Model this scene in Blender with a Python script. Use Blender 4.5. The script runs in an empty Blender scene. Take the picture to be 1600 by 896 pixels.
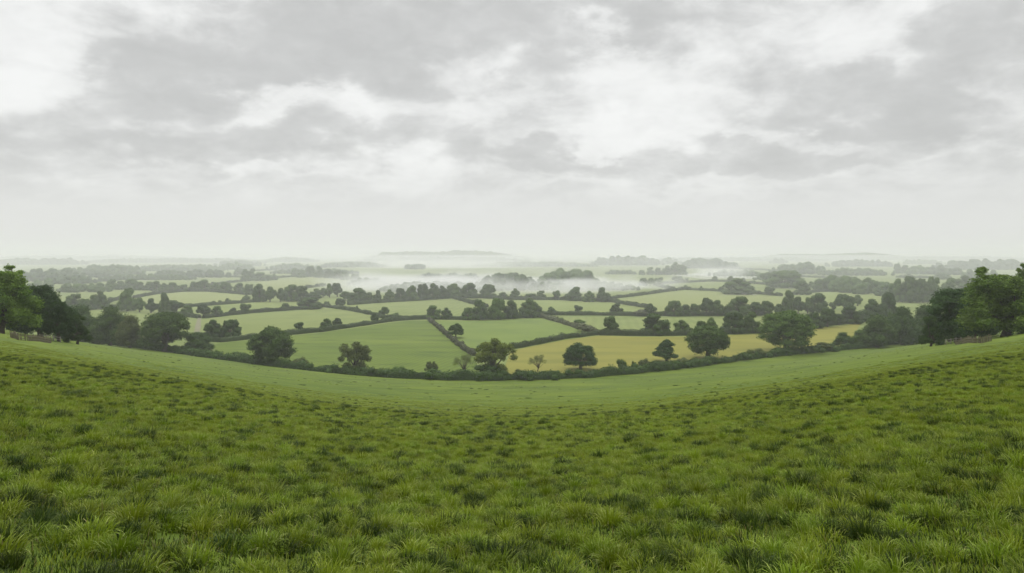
import bpy, math, random
import numpy as np

# ---------------------------------------------------------------- survey (metres; x east, y north, camera at the origin)
HEDGES = [["scrubby pale hedge running away between the two nearest green fields",2.2,2.6,"scrub",[[-57.1,505.1],[-45.6,452.9],[-35.7,407.2],[-28.1,372.6],[-21.8,345.6],[-16.7,328.3]]],
["dark hedge along the far edge of the big mottled green field",2.6,2.8,"hedge",[[-158.5,383.4],[-151.7,380.7],[-141.1,395.0],[-127.9,413.6],[-113.1,430.6],[-93.2,473.3],[-83.8,495.6],[-71.5,510.0],[-58.2,515.0],[-35.7,510.0],[-13.5,515.0],[9.7,525.3],[18.0,541.6]]],
["hedge slanting down from the tree clump to the top of the yellow field",2.4,3.0,"scrub",[[18.0,541.6],[30.4,495.6],[41.3,449.0],[50.0,416.9]]],
["hedge dividing the yellow field from the green field with the small bush",2.4,2.6,"hedge",[[-0.9,352.6],[9.7,367.4],[27.7,395.0],[50.0,416.9]]],
["straight dark hedge along the far side of the yellow field",3.0,3.0,"hedge",[[49.6,413.6],[73.7,410.4],[108.7,413.6],[146.6,427.1],[182.4,452.9],[238.7,495.6]]],
["low hedge above the long pale field with lollipop trees",2.6,2.8,"hedge",[[-219.5,520.1],[-210.8,547.2],[-200.0,571.0],[-174.5,603.8],[-162.9,632.9]]],
["short hedge descending from the crossroads of hedges to the lollipop trees",2.6,2.8,"hedge",[[-162.9,632.9],[-133.8,597.0],[-107.0,553.0],[-86.2,510.0],[-71.5,510.0]]],
["hedge under the long line of round trees below the mist",3.0,4.0,"hedge",[[-147.2,656.6],[-121.1,691.2],[-94.5,719.6],[-66.7,761.3]]],
["hedge under the trees just below the right part of the mist",3.0,4.0,"hedge",[[-66.0,761.3],[-33.3,761.3],[0.0,729.6],[47.9,729.6],[77.7,709.9],[92.0,700.4]]],
["hedge angled down from the mist line to the central tree clump",2.8,3.4,"hedge",[[-68.0,784.1],[-50.4,719.6],[-34.4,665.0],[-20.8,625.4]]],
["hedge dropping from the misty trees toward the row of round trees",3.0,4.4,"hedge",[[92.6,709.9],[101.9,665.0],[110.8,632.9],[115.3,618.0]]],
["long level hedge carrying two lone round trees and a pale one",2.8,3.0,"hedge",[[20.1,547.2],[59.9,547.2],[94.8,541.6],[142.3,541.6],[195.0,547.2]]],
["thin hedge climbing to the three small trees on the pale rise",2.8,3.2,"hedge",[[97.2,739.9],[141.5,808.2],[198.3,905.7],[221.0,938.1]]],
["hedge with small dot like trees running to the big dome tree",2.8,3.2,"hedge",[[221.0,938.1],[247.4,905.7],[278.2,847.3],[294.1,795.9]]],
["short hedge between the three round trees and the dot like trees",3.0,4.0,"hedge",[[208.4,1072.1],[204.8,991.2],[203.0,905.7]]],
["far hedge with a flat topped bush above the dot like trees",3.0,3.6,"hedge",[[229.0,1117.7],[281.1,1167.4],[333.8,1221.7],[356.5,1193.9],[369.0,1142.0],[380.2,1072.1]]],
["hazy hedge joining the right hand woods below the dome tree",3.0,4.0,"hedge",[[313.4,820.8],[379.7,890.4],[409.3,890.4],[426.6,847.3]]],
["faint hedge between two pale strips beside the dome tree",3.2,4.0,"hedge",[[564.8,1459.2],[605.3,1382.4],[607.2,1313.3]]],
["faint thin hedge behind the two wisps of mist",3.4,4.0,"hedge",[[614.0,2284.0],[690.0,2188.8],[712.1,1945.6]]],
["hedge rising to the crest of the pale field with the ragged tree",2.8,3.4,"hedge",[[-393.3,761.3],[-406.0,833.8],[-400.0,890.4],[-370.3,890.4],[-296.8,820.8]]],
["hedge below the pale field with the ragged tree",2.6,3.0,"hedge",[[-282.0,625.4],[-262.0,665.0],[-245.3,700.4]]],
["faint hedge along the far pale field under the long wood",3.2,4.0,"hedge",[[-682.9,1347.0],[-670.8,1459.2],[-575.0,1459.2],[-520.9,1419.8]]],
["far hedge that ends at the round topped trees near the mist",3.0,4.0,"hedge",[[-441.2,1072.1],[-446.7,1167.4],[-448.8,1281.3],[-447.0,1347.0],[-439.6,1459.2],[-411.4,1500.9]]],
["short hedge closing the bright field below the mist edge",2.8,3.4,"hedge",[[-282.7,955.1],[-273.4,991.2],[-268.6,1050.6]]],
["very faint hedge running far off under the long hazy wood",3.4,4.0,"hedge",[[-681.5,1945.6],[-650.0,2284.0],[-602.4,2501.5],[-460.0,2626.6]]],
["faint hedge with a blob of a bush beyond the side wood",3.2,4.0,"hedge",[[-682.7,1193.9],[-679.3,1221.7],[-674.7,1250.8]]],
["short hedge slanting up to the large round hazy tree",2.8,3.4,"hedge",[[-375.1,673.5],[-387.9,709.9],[-395.2,739.9]]],
["short level hedge just above the near trees beside the wood",2.6,3.0,"hedge",[[-345.3,618.0],[-340.2,621.7],[-334.0,625.4]]],
["far thin hedge between the blocky woods toward the edge",3.4,4.0,"hedge",[[745.9,1419.8],[774.7,1382.4],[810.3,1347.0]]],
["hedge beneath the lane end where the stripe of track begins",2.6,3.0,"hedge",[[-266.7,558.9],[-244.2,541.6],[-222.3,520.1]]]]
TREE_ROWS = [["beside the pale lane",["dark"],[[-164.0,401.0,9.5,8.8],[-155.7,404.1,9.2,8.5]]],
["by the mottled green field",["dark"],[[-126.6,434.1,4.9,4.9],[-114.4,449.0,6.3,5.5],[-110.2,460.8,4.8,5.0],[-92.0,486.4,5.5,6.0]]],
["on the short descending hedge",["mid"],[[-124.2,583.7,3.1,4.1],[-94.8,541.6,6.2,5.9]]],
["in the clump at mid valley",["dark","mid"],[[-55.0,515.0,9.5,8.6],[-46.0,515.0,7.2,7.2],[-30.8,510.0,7.1,7.6],[-22.8,510.0,8.9,12.5],[-11.3,515.0,11.7,13.1],[-1.4,520.1,9.1,11.4],[12.5,530.6,13.9,12.1],[19.9,541.6,4.7,6.6]]],
["on the long level hedge",["dark"],[[29.5,553.0,6.3,5.3],[50.9,558.9,5.4,5.9],[80.3,558.9,8.8,7.3]]],
["linked along the long level hedge",["mid","dark"],[[102.4,541.6,7.6,8.1],[120.0,541.6,10.9,10.0],[128.5,541.6,8.5,7.6],[136.6,541.6,7.1,8.1],[143.7,541.6,8.5,11.9],[152.2,541.6,7.6,10.4],[157.9,541.6,4.7,6.6],[168.8,541.6,14.7,12.8],[180.7,541.6,9.0,9.0],[190.7,547.2,8.1,9.6],[201.9,553.0,6.8,7.3]]],
["on the hedge behind yellow field",["mid","dark"],[[57.4,420.3,8.5,8.8],[81.8,416.9,14.2,10.6],[97.5,416.9,8.8,7.3],[108.9,420.3,5.9,6.6],[114.4,420.3,7.0,8.1],[128.0,423.6,11.5,10.8],[139.9,427.1,10.5,10.8]]],
["just beyond the biggest oak",["dark"],[[187.2,452.9,9.5,8.7],[198.9,460.8,8.9,10.1],[211.8,473.3,5.8,6.6],[224.1,481.9,11.8,10.6],[244.8,495.6,13.0,13.5],[262.6,510.0,9.8,17.0]]],
["in row above the biggest oak",["mid","dark"],[[215.5,571.0,8.5,15.5],[221.1,564.9,7.9,11.4],[228.5,564.9,7.9,10.9],[239.5,571.0,13.5,13.5],[258.9,590.2,4.7,6.7],[267.7,590.2,12.4,11.9],[306.7,648.5,9.1,8.5]]],
["behind the hedge end thicket",["mid"],[[-365.9,610.8,11.8,11.2],[-348.7,597.0,7.3,8.4],[-346.9,603.8,6.3,10.6],[-343.4,610.8,10.2,13.4],[-390.4,709.9,5.0,3.7],[-310.6,590.2,12.4,16.0]]],
["in row down to the lane",["mid","dark"],[[-294.2,577.3,9.1,10.1],[-282.0,571.0,9.0,10.0],[-271.5,571.0,8.0,14.0],[-259.7,564.9,8.9,8.9],[-243.9,547.2,7.7,6.7],[-228.6,541.6,8.1,7.6],[-220.9,547.2,6.7,6.2],[-212.9,558.9,5.4,4.4],[-208.0,571.0,7.0,6.5]]],
["in hedge over the lane row",["mid"],[[-280.9,618.0,2.7,3.5],[-265.2,682.2,4.8,4.2],[-255.1,700.4,7.4,5.8],[-187.2,603.8,6.3,4.8]]],
["in long row over ragged tree",["mid"],[[-488.7,938.1,16.4,12.3],[-469.7,921.6,12.1,9.7],[-457.6,921.6,12.9,9.7],[-440.2,905.7,12.7,11.1],[-423.4,890.4,10.9,9.4],[-413.2,890.4,10.9,10.1],[-400.7,890.4,12.5,7.8],[-391.8,905.7,12.7,10.3],[-380.7,905.7,15.1,12.7],[-361.0,890.4,13.3,9.4],[-343.5,875.5,13.0,10.7],[-321.2,861.2,10.6,10.6],[-294.7,820.8,10.1,10.8]]],
["in thick row across mid valley",["mid","dark"],[[-241.7,700.4,11.0,15.3],[-231.8,700.4,11.0,12.9],[-222.0,700.4,9.8,11.7],[-214.5,709.9,13.7,14.3],[-202.6,709.9,12.4,13.1],[-201.7,750.5,10.5,9.2],[-199.6,772.5,8.8,8.8],[-192.8,772.5,9.5,12.9],[-187.4,784.1,10.3,13.0],[-163.8,719.6,8.2,8.2],[-144.6,682.2,15.5,12.5],[-135.0,691.2,8.5,8.5],[-126.5,691.2,7.9,10.3]]],
["where three hedges meet",["dark","mid"],[[-168.5,610.8,16.6,8.6],[-162.1,640.6,5.0,3.9],[-147.3,625.4,7.1,7.1]]],
["in dark row below the mist",["dark","mid"],[[-117.8,700.4,9.8,10.4],[-108.2,709.9,9.9,11.2],[-98.3,719.6,11.3,13.2],[-89.4,729.6,10.9,14.1],[-80.3,739.9,11.0,14.3],[-71.0,750.5,11.2,11.8],[-60.7,761.3,13.3,13.3],[-44.0,761.3,16.0,14.0],[-25.3,761.3,15.3,12.7],[-8.4,739.9,9.1,6.5],[3.2,739.9,9.7,9.7],[18.8,739.9,12.3,5.2],[29.2,739.9,8.4,7.8]]],
["at the trailing mist end",["mid","dark"],[[44.1,729.6,6.4,8.3],[62.4,719.6,15.8,12.0],[73.6,700.4,10.4,9.2],[85.9,700.4,12.3,12.3]]],
["of three on the pale rise",["mid"],[[188.6,1050.6,11.0,10.1],[198.7,1050.6,10.1,10.1],[215.0,1072.1,10.3,10.3]]],
["of dots near the dome trees",["mid"],[[204.1,955.1,3.8,5.0],[222.6,938.1,5.3,5.3],[234.0,905.7,5.2,5.6],[251.5,875.5,6.9,6.1],[285.2,808.2,9.2,8.5]]],
["on hedge behind the dots",["mid"],[[271.8,1193.9,16.7,8.4],[285.4,1193.9,4.7,6.3],[330.4,1193.9,9.4,8.4],[349.6,1167.4,10.2,9.2],[362.0,1142.0,9.0,7.5],[362.3,1094.4,4.8,5.8],[379.5,1094.4,13.4,16.3]]],
["of the two great dome trees",["mid"],[[258.5,833.8,31.4,16.1],[369.7,991.2,41.7,20.8]]],
["beside the larger dome tree",["mid"],[[326.3,820.8,15.1,12.9],[405.3,991.2,8.7,7.8],[401.5,955.1,11.7,5.0],[441.4,1010.2,9.7,7.1],[443.5,991.2,8.7,6.1],[436.6,955.1,10.0,4.2]]],
["between mist and far wisp",["mid"],[[283.0,1591.9,12.5,9.8],[301.1,1591.9,13.9,15.3],[319.2,1591.9,13.9,13.9],[337.3,1591.9,19.5,18.1],[354.1,1591.9,22.3,25.1],[370.8,1591.9,19.5,19.5]]],
["in cluster by the mist edge",["mid"],[[-428.2,1250.8,27.4,13.1],[-417.4,1281.3,11.2,10.1],[-434.4,1459.2,11.5,15.3],[-409.0,1419.8,16.2,13.7],[-401.2,1459.2,17.9,19.2],[-375.5,1419.8,16.2,19.9],[-346.2,1382.4,16.9,15.7],[-322.0,1347.0,14.2,14.2],[-292.8,1281.3,13.5,13.5],[-250.4,1167.4,14.3,12.3]]],
["near the small white barns",["mid"],[[-513.4,938.1,11.5,12.3],[-503.5,938.1,9.9,9.9],[-680.6,1347.0,9.4,13.0],[-596.6,1591.9,16.7,15.3],[-446.1,1221.7,12.8,18.2],[-455.5,1281.3,13.5,18.0]]],
["by the opposite slope thicket",["mid"],[[369.2,700.4,13.5,19.6],[376.5,691.2,15.7,21.8],[388.6,691.2,10.9,20.0],[399.5,691.2,12.1,21.2],[469.6,784.1,16.5,17.9],[553.6,890.4,23.4,17.2]]],
["between the far blocky woods",["mid"],[[893.3,1694.6,14.8,20.8],[914.1,1694.6,19.3,17.8],[732.5,1347.0,15.3,8.3],[772.8,1313.3,24.1,10.3]]]]
BUSHES = [["small bush on the hedge beside the lollipop trees",[-95.3,477.6,3.8,2.5]],
["low bush where the descending hedge meets the mottled field",[-83.3,520.1,7.7,4.6]],
["tiny bush at the foot of the descending hedge",[-74.1,510.0,4.0,2.2]],
["small grey green bush before the central clump",[-67.6,515.0,4.1,3.2]],
["small bush touching the central clump",[-62.7,515.0,4.5,3.2]],
["low bush between the two lone round trees",[40.2,547.2,4.3,1.9]],
["wide pale bush at the near end of the linked round trees",[95.8,541.6,11.9,5.2]],
["small bush beside the pale hedge tree",[88.6,553.0,3.4,1.9]],
["grey green shrub between wide bush and the linked trees",[111.4,541.6,4.3,3.8]],
["pale rounded shrub above the hedge junction at the yellow field",[43.0,434.1,9.9,4.9]],
["dark shrub on the slanting hedge above the yellow field",[43.5,473.3,7.5,3.7]],
["small dark bush halfway down the slanting hedge",[33.0,495.6,4.3,3.0]],
["small dark bush alone at the edge of the green field",[26.1,392.0,3.1,2.7]],
["tiny bush at the hedge by the small dark bush",[5.8,364.8,2.6,1.6]],
["low bush on the hedge behind the yellow field",[65.1,420.3,3.3,1.8]],
["second low bush on the hedge behind the yellow field",[69.6,420.3,2.9,1.8]],
["dark round bush between scrubby hedge and yellow green tree",[-14.3,341.1,4.2,4.5]]]
WOODS = [["hazy far wood at the head of the valley side",-843.0,-748.8,1221.7,23.1,3],
["long hazy wood behind the side field",-967.4,-803.6,1545.1,24.4,3],
["low hazy wood beneath the long one",-718.4,-644.0,1117.7,14.1,2],
["hazy wood with a rounded front above the near trees",-552.0,-486.1,875.5,12.9,2],
["small grey wood beside a white barn",-829.2,-790.7,1419.8,14.9,2],
["pale grey wood fading at the valley side",-650.8,-621.9,972.8,14.3,2],
["long grey hedge wood in the middle haze",-723.2,-656.8,1459.2,16.9,2],
["very pale wood band far off",-1022.2,-775.2,1945.6,20.4,3],
["grey wood of rounded trees over the pale strip",-649.0,-552.0,1419.8,17.9,2],
["pale hump of wood far off beyond the strips",-850.1,-750.7,2101.3,24.3,2],
["grey wood sinking into the edge of the mist",-241.3,-185.9,1072.1,12.4,2],
["pale wood below the far flat ridge",-736.0,-586.5,2188.8,20.7,2],
["long pale tree belt leading into the mist",-670.3,-433.7,2501.5,23.7,2],
["far pale wood on the skyline beside the ridge",-1387.1,-1072.2,4040.9,34.0,2],
["dark wood top showing through the mist",-325.8,-260.7,2188.8,20.7,2],
["long pale tree belt beyond the mist",-147.2,310.5,2626.6,22.1,2],
["dark wood standing half inside the mist",-46.8,30.7,921.6,24.2,3],
["dark rounded canopy rising above the mist",34.7,121.5,991.2,28.1,3],
["dusky wood between the dark canopies inside the mist",0.0,161.4,921.6,12.6,3],
["dusky wood under the thick end of the mist",-163.7,-31.2,890.4,13.1,3],
["shadowy wood under the lower edge of the mist",-148.7,-59.8,875.5,12.0,2],
["pale bush belt within the mist",209.9,281.8,1641.6,12.1,2],
["long grey block of wood beyond the mist",327.1,613.3,2918.4,42.9,3],
["pale wood tailing off the long grey block",655.5,770.5,3283.2,34.5,2],
["square edged grey plantation beyond the wisp",548.0,714.0,2284.0,36.0,3],
["grey belt of trees by the wisp of mist",410.1,528.3,1500.9,15.8,2],
["pale small wood far beyond the dome trees",1251.2,1330.9,3502.1,29.4,2],
["pale dome shaped wood behind the larger dome",617.3,673.7,1694.6,28.5,2],
["pale broad wood behind the dome shaped one",629.6,707.2,1641.6,31.0,2],
["long grey belt beyond the dome trees",657.5,806.4,1545.1,19.5,2],
["pale far belt near the skyline ridge",1136.2,1384.6,2626.6,30.4,2],
["large hazy grey wood filling the side valley",383.3,439.6,833.8,21.0,4],
["low hazy wood joined to the large grey one",396.7,446.7,761.3,16.0,3],
["grey block of wood standing alone on the pale strip",898.4,954.5,1641.6,22.4,2],
["paler block of wood next to the lone one",922.8,989.7,1591.9,23.4,2],
["pale plantation close behind the edge trees",848.1,898.8,1347.0,24.1,2],
["long pale wood at the edge of the valley",1258.6,1545.6,2101.3,33.1,3],
["very pale far belt near the skyline",1756.6,1949.3,3283.2,24.1,2],
["very pale far belt at the outer skyline",-2272.9,-1840.0,3090.1,32.5,3],
["faint even belt of trees on the plain below the skyline",-2234.3,-1248.6,3752.3,27.6,3],
["faint belt of trees just under the skyline ridge",-920.0,115.0,4377.7,32.2,2],
["ghostly far belt beyond the square plantation",920.0,2090.9,4775.6,30.1,3],
["ghostly far belt past the last grey woods",2300.0,3864.0,5253.2,33.1,3],
["ghostly belt at the misty end of the plain",-4395.6,-2555.6,5836.9,36.8,3],
["soft grey copse between far strips",-1137.9,-944.2,2764.8,26.1,2],
["soft grey tree belt over the scattered far trees",-729.3,-561.0,1281.3,12.1,2],
["thin grey belt along the strip below the long wood",-563.9,-356.1,1694.6,14.2,2],
["grey copse beyond the pale rise",426.3,493.7,1281.3,12.1,2],
["soft belt behind the mist trees",-171.2,-42.8,1221.7,16.7,2]]
HEDGE_TREES = [["tree","dark shaded tree at the hedge end behind the fenced slope trees",-215.3,364.8,16.6,17.9,"dense","dark"],
["tree","broad green two lobed tree beside the dark shaded tree",-191.3,347.9,16.5,18.3,"dense","mid"],
["tree","brownish green rounded tree leaning on the two lobed tree",-178.3,341.1,11.9,14.9,"dense","olive"],
["tree","tall flat topped oak with sky gaps above a bushy skirt by the hedge",-160.9,338.9,20.2,18.4,"oak","mid"],
["tree","low wide dark tree between the flat topped oak and the lane",-146.7,341.1,13.7,9.3,"dense","dark"],
["tree","broad spreading oak with layered crown standing in the near hedge",-98.3,298.5,16.7,15.7,"oak","mid"],
["tree","upright open headed tree with knobbly top in the near hedge",-61.2,284.0,11.9,11.7,"open","olive"],
["tree","tiny bushy tree on a stem left of the pale rounded tree",-30.8,279.4,4.9,4.9,"open","olive"],
["tree","thin pale rounded tree beside the yellow green tree",-18.6,279.4,7.3,7.6,"thin","pale"],
["tree","yellow green open crowned tree above dark hedge scrub",-6.6,277.9,14.1,13.4,"open","yellow"],
["tree","small twiggy pale tree at the corner of the yellow field",10.0,285.5,6.5,6.5,"thin","pale"],
["tree","lone dome topped tree standing out in the green field beside the scrubby hedge",-30.9,401.0,8.1,7.7,"dome","dark"],
["tree","dense very dark dome shaped tree before the yellow field",27.2,290.2,12.5,10.4,"dome","deep"],
["tree","dark pointed dome tree before the middle of the yellow field",66.3,312.7,11.0,9.3,"cone","deep"],
["tree","broad oak with ragged gaps before the yellow field",86.4,322.3,17.2,14.4,"oak","mid"],
["tree","largest dark oak with wide crown and clear trunk at the yellow field end",130.1,345.6,23.0,18.8,"oak","mid"],
["tree","small dark tree at the foot of the slope side thicket",162.1,357.4,8.8,7.5,"dense","dark"],
["tree","low rounded tree in front of the slope side thicket",171.7,359.8,9.5,8.5,"dense","mid"],
["tree","tall rounded tree with lobed crown in the slope side thicket",179.9,359.8,14.5,15.8,"dense","mid"],
["tree","tall dark tree in the middle of the slope side thicket",197.6,369.9,16.8,18.8,"dense","dark"],
["tree","tall hazy tree at the uphill end of the slope side thicket",213.8,377.9,15.2,19.2,"dense","dark"],
["bush","round pale bush below the low wide dark tree",-147.7,336.7,4.7,4.4,"bush","olive"],
["bush","small round bush on the hedge beside the lane",-139.5,332.5,4.1,3.2,"bush","mid"],
["bush","second round bush on the hedge past the lane",-132.0,326.3,4.0,3.4,"bush","mid"],
["bush","wide clipped looking bush at the mottled field edge left of the spreading oak",-120.0,320.3,7.3,3.6,"bush","mid"],
["bush","round twiggy bush right beside the spreading oak",-85.8,295.1,5.7,4.7,"bush","olive"],
["bush","low bush between the round twiggy bush and the upright tree",-69.9,287.1,4.0,2.3,"bush","olive"],
["bush","wide low bush spilling right of the upright open headed tree",-51.9,279.4,5.9,2.4,"bush","olive"],
["bush","dark round bush alone under the mottled green field",-43.3,277.9,4.9,3.4,"bush","mid"],
["bush","broad low scrub under the tiny bushy tree",-29.6,272.2,10.0,2.9,"bush","dark"],
["bush","dark scrub bush under the yellow green tree",-9.2,275.0,9.6,4.8,"bush","dark"],
["bush","low flat pale bush between the yellow green tree and twiggy tree",3.1,275.0,4.8,2.9,"bush","olive"],
["bush","small upright bush right of the dense dome tree",43.2,288.6,3.5,4.8,"bush","mid"],
["bush","tiny upright bush near the small upright bush",48.6,291.8,2.3,3.6,"bush","olive"],
["bush","twin topped small bush left of the pointed dome tree",52.9,293.5,4.4,4.4,"bush","olive"],
["bush","low scrub right of the pointed dome tree",71.3,303.7,5.3,3.2,"bush","olive"],
["bush","small round bush between the ragged oak and the largest oak",105.3,322.3,4.0,4.2,"bush","olive"],
["bush","second small bush close to the largest oak",110.2,324.3,4.0,4.3,"bush","olive"],
["bush","pale low bush right of the largest oak",147.1,345.6,6.7,4.5,"bush","olive"]]
SLOPE_TREES = [["bright green leafy tree above the stake fence beside dark many trunked tree",-103.7,148.0,11.9,13.6,"ash","bright"],
["dark many trunked tree between bright leafy tree and slim ivy clad tree",-110.9,172.0,11.1,12.2,"slope","deep"],
["shadowy lower tree overlapping the dark many trunked tree on the fenced slope",-99.2,160.0,6.4,8.7,"slope","deep"],
["slim ivy clad tree at the field edge below the dark slope trees",-98.7,166.0,4.9,6.8,"slim","dark"],
["bright green leafy tree on the opposite slope, tallest of all, cut by the frame",101.4,150.0,15.5,13.6,"ash","bright"],
["dark leaning tree between the tallest bright tree and the slim olive tree",105.1,172.0,14.5,12.5,"slope","deep"],
["airy topped tree behind the dark leaning tree and the tallest bright tree",117.6,186.0,8.8,13.4,"slope","dark"],
["slim olive tree at the field edge below the dark leaning tree",95.1,166.0,4.9,7.1,"slim","dark"],
["green tree at the frame edge behind the tallest bright tree",115.2,162.0,8.5,14.9,"ash","bright"],
["shaded tree filling the gap behind the dark leaning tree",122.8,205.0,7.9,8.8,"dense","dark"],
["deep shaded tree under the airy topped tree and tallest bright tree",128.9,200.0,8.8,9.9,"dense","deep"],
["deep shaded tree half hidden behind the bright leafy tree and dark many trunked tree",-130.4,196.0,8.6,10.0,"dense","deep"],
["shaded tree filling the gap behind the slim ivy clad tree",-126.8,208.0,7.3,9.6,"dense","deep"]]
FIELDS = [["mottled",[[-150.2,367.4],[-151.1,375.2],[-139.0,389.1],[-125.9,407.2],[-111.3,423.6],[-91.6,464.9],[-82.2,486.4],[-70.1,500.3],[-57.0,500.3],[-35.1,401.0],[-21.5,341.1],[-16.4,322.3],[-11.0,261.4],[-37.7,269.4],[-64.0,280.9],[-87.7,291.8],[-108.8,305.4],[-129.8,322.3]]],
["green",[[-55.2,500.3],[-35.0,500.3],[-13.3,505.1],[9.5,515.0],[17.7,530.6],[29.8,486.4],[40.6,441.4],[48.6,416.9],[27.3,389.1],[9.6,364.8],[-0.9,350.2],[-15.8,328.3],[-22.1,350.2],[-36.2,413.6]]],
["yellow",[[-3.4,280.9],[-0.9,345.6],[9.5,362.3],[27.3,389.1],[49.2,410.4],[72.5,404.1],[107.0,407.2],[144.3,420.3],[179.3,445.2],[230.0,481.9],[168.9,367.4],[142.3,347.9],[113.4,330.4],[71.5,300.2],[33.7,275.0],[14.2,269.4]]],
["lime",[[-173.9,413.6],[-212.6,510.0],[-206.5,536.0],[-195.7,558.9],[-170.6,590.2],[-159.1,618.0],[-130.8,583.7],[-104.8,541.6],[-85.9,500.3],[-95.0,481.9],[-115.0,437.8],[-129.9,420.3],[-143.3,401.0],[-155.6,386.3]]],
["lime2",[[-141.3,632.9],[-117.9,673.5],[-92.0,700.4],[-64.8,739.9],[-48.4,691.2],[-33.1,640.6],[-21.1,603.8],[-13.8,525.3],[-36.4,520.1],[-72.9,520.1],[-87.0,515.0],[-108.1,558.9],[-131.7,597.0]]],
["pale",[[-278.2,618.0],[-258.8,656.6],[-242.1,691.2],[-223.8,709.9],[-186.3,665.0],[-169.9,618.0],[-204.4,583.7],[-223.0,530.6]]],
["pale2",[[-386.4,750.5],[-399.6,820.8],[-393.3,875.5],[-364.2,875.5],[-287.8,795.9],[-251.1,709.9],[-268.8,682.2],[-287.2,640.6],[-281.2,597.0]]],
["pale",[[-61.8,750.5],[-32.4,739.9],[0.0,719.6],[46.6,709.9],[87.8,691.2],[107.0,610.8],[102.8,558.9],[61.2,558.9],[20.6,558.9],[-16.6,632.9],[-35.2,682.2]]],
["pale2",[[92.0,691.2],[137.3,784.1],[191.7,875.5],[213.3,905.7],[239.2,875.5],[269.5,820.8],[286.7,761.3],[210.2,564.9],[146.8,558.9],[117.6,583.7]]],
["lime2",[[19.5,530.6],[58.1,530.6],[92.0,525.3],[189.1,530.6],[163.7,445.2],[110.4,420.3],[74.8,416.9],[51.9,423.6],[42.0,456.8]]],
["pale",[[305.3,795.9],[367.2,861.2],[402.5,875.5],[416.2,833.8],[366.7,719.6],[306.7,648.5],[267.4,610.8],[255.6,648.5]]],
["pale2",[[-406.8,1167.4],[-405.7,1347.0],[-389.1,1419.8],[-302.9,1281.3],[-266.6,1193.9],[-276.9,1072.1],[-287.9,972.8],[-309.3,905.7]]]]
FENCES = [[[-85.1,124],[-79.6,118],[-80.0,121],[-82.9,128],[-89.5,142]],[[86.2,142],[82.6,134],[78.2,124],[76.6,119],[80.1,122]]]
RAILS = [[[-100.8,156],[-96.4,156]],[[92.6,156],[97.1,158]]]
LANE = [[-236.8,553.0],[-235.3,553.0],[-197.8,464.9],[-171.7,401.0],[-174.9,401.0],[-201.5,464.9]]

VALLEY = -46.0
REACH = 12000.0
scene = bpy.context.scene
col = scene.collection
rng = np.random.default_rng(7)
random.seed(7)

# ---------------------------------------------------------------- helpers
def link(o, parent=None):
    col.objects.link(o)
    if parent is not None:
        o.parent = parent
    return o

def tag(o, label=None, cat=None, group=None, kind=None):
    if label: o['label'] = label
    if cat: o['category'] = cat
    if group: o['group'] = group
    if kind: o['kind'] = kind
    return o

def empty(name, loc, rz=0.0):
    o = bpy.data.objects.new(name, None)
    o.location = loc
    o.rotation_euler = (0, 0, rz)
    o.empty_display_size = 0.3
    return link(o)

def make_mesh(name, V, F, mat=None, attr=None, smooth=False, matidx=None):
    """V (n,3); F list of (m,k) index arrays; attr: per-vertex float 'tone'."""
    me = bpy.data.meshes.new(name)
    V = np.asarray(V, dtype=np.float32)
    me.vertices.add(len(V))
    me.vertices.foreach_set('co', V.ravel())
    loops = np.concatenate([np.asarray(f, dtype=np.int32).ravel() for f in F])
    tot = np.concatenate([np.full(len(f), np.asarray(f).shape[1], dtype=np.int32) for f in F])
    start = np.concatenate([[0], np.cumsum(tot)[:-1]]).astype(np.int32)
    me.loops.add(len(loops))
    me.loops.foreach_set('vertex_index', loops)
    me.polygons.add(len(tot))
    me.polygons.foreach_set('loop_start', start)
    me.polygons.foreach_set('loop_total', tot)
    if matidx is not None:
        me.polygons.foreach_set('material_index', np.asarray(matidx, dtype=np.int32))
    me.update(calc_edges=True)
    if attr is not None:
        a = me.attributes.new('tone', 'FLOAT', 'POINT')
        a.data.foreach_set('value', np.asarray(attr, dtype=np.float32))
    if smooth:
        me.polygons.foreach_set('use_smooth', np.ones(len(tot), dtype=bool))
    if mat is not None:
        for m in (mat if isinstance(mat, (list, tuple)) else [mat]):
            me.materials.append(m)
    return me

def obj(name, me, parent=None, loc=(0, 0, 0)):
    o = bpy.data.objects.new(name, me)
    o.location = loc
    return link(o, parent)

class Builder:
    def __init__(s): s.V = []; s.Q = []; s.T = []; s.A = []; s.n = 0
    def add(s, V, Q=None, T=None, tone=0.5):
        V = np.asarray(V, float); k = len(V)
        s.V.append(V)
        s.A.append(np.broadcast_to(np.asarray(tone, float), (k,)).copy())
        if Q is not None and len(Q): s.Q.append(np.asarray(Q) + s.n)
        if T is not None and len(T): s.T.append(np.asarray(T) + s.n)
        s.n += k
    def mesh(s, name, mat, smooth=False):
        F = []
        if s.Q: F.append(np.concatenate(s.Q))
        if s.T: F.append(np.concatenate(s.T))
        return make_mesh(name, np.concatenate(s.V), F, mat, np.concatenate(s.A), smooth)

def box(b, c, d, rz=0.0, tone=0.5):
    x, y, z = d[0] / 2, d[1] / 2, d[2] / 2
    V = np.array([(-x, -y, -z), (x, -y, -z), (x, y, -z), (-x, y, -z), (-x, -y, z), (x, -y, z), (x, y, z), (-x, y, z)])
    ca, sa = math.cos(rz), math.sin(rz)
    R = np.array([(ca, -sa, 0), (sa, ca, 0), (0, 0, 1)])
    b.add(V @ R.T + np.array(c), [(0, 3, 2, 1), (4, 5, 6, 7), (0, 1, 5, 4), (1, 2, 6, 5), (2, 3, 7, 6), (3, 0, 4, 7)], tone=tone)

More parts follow.
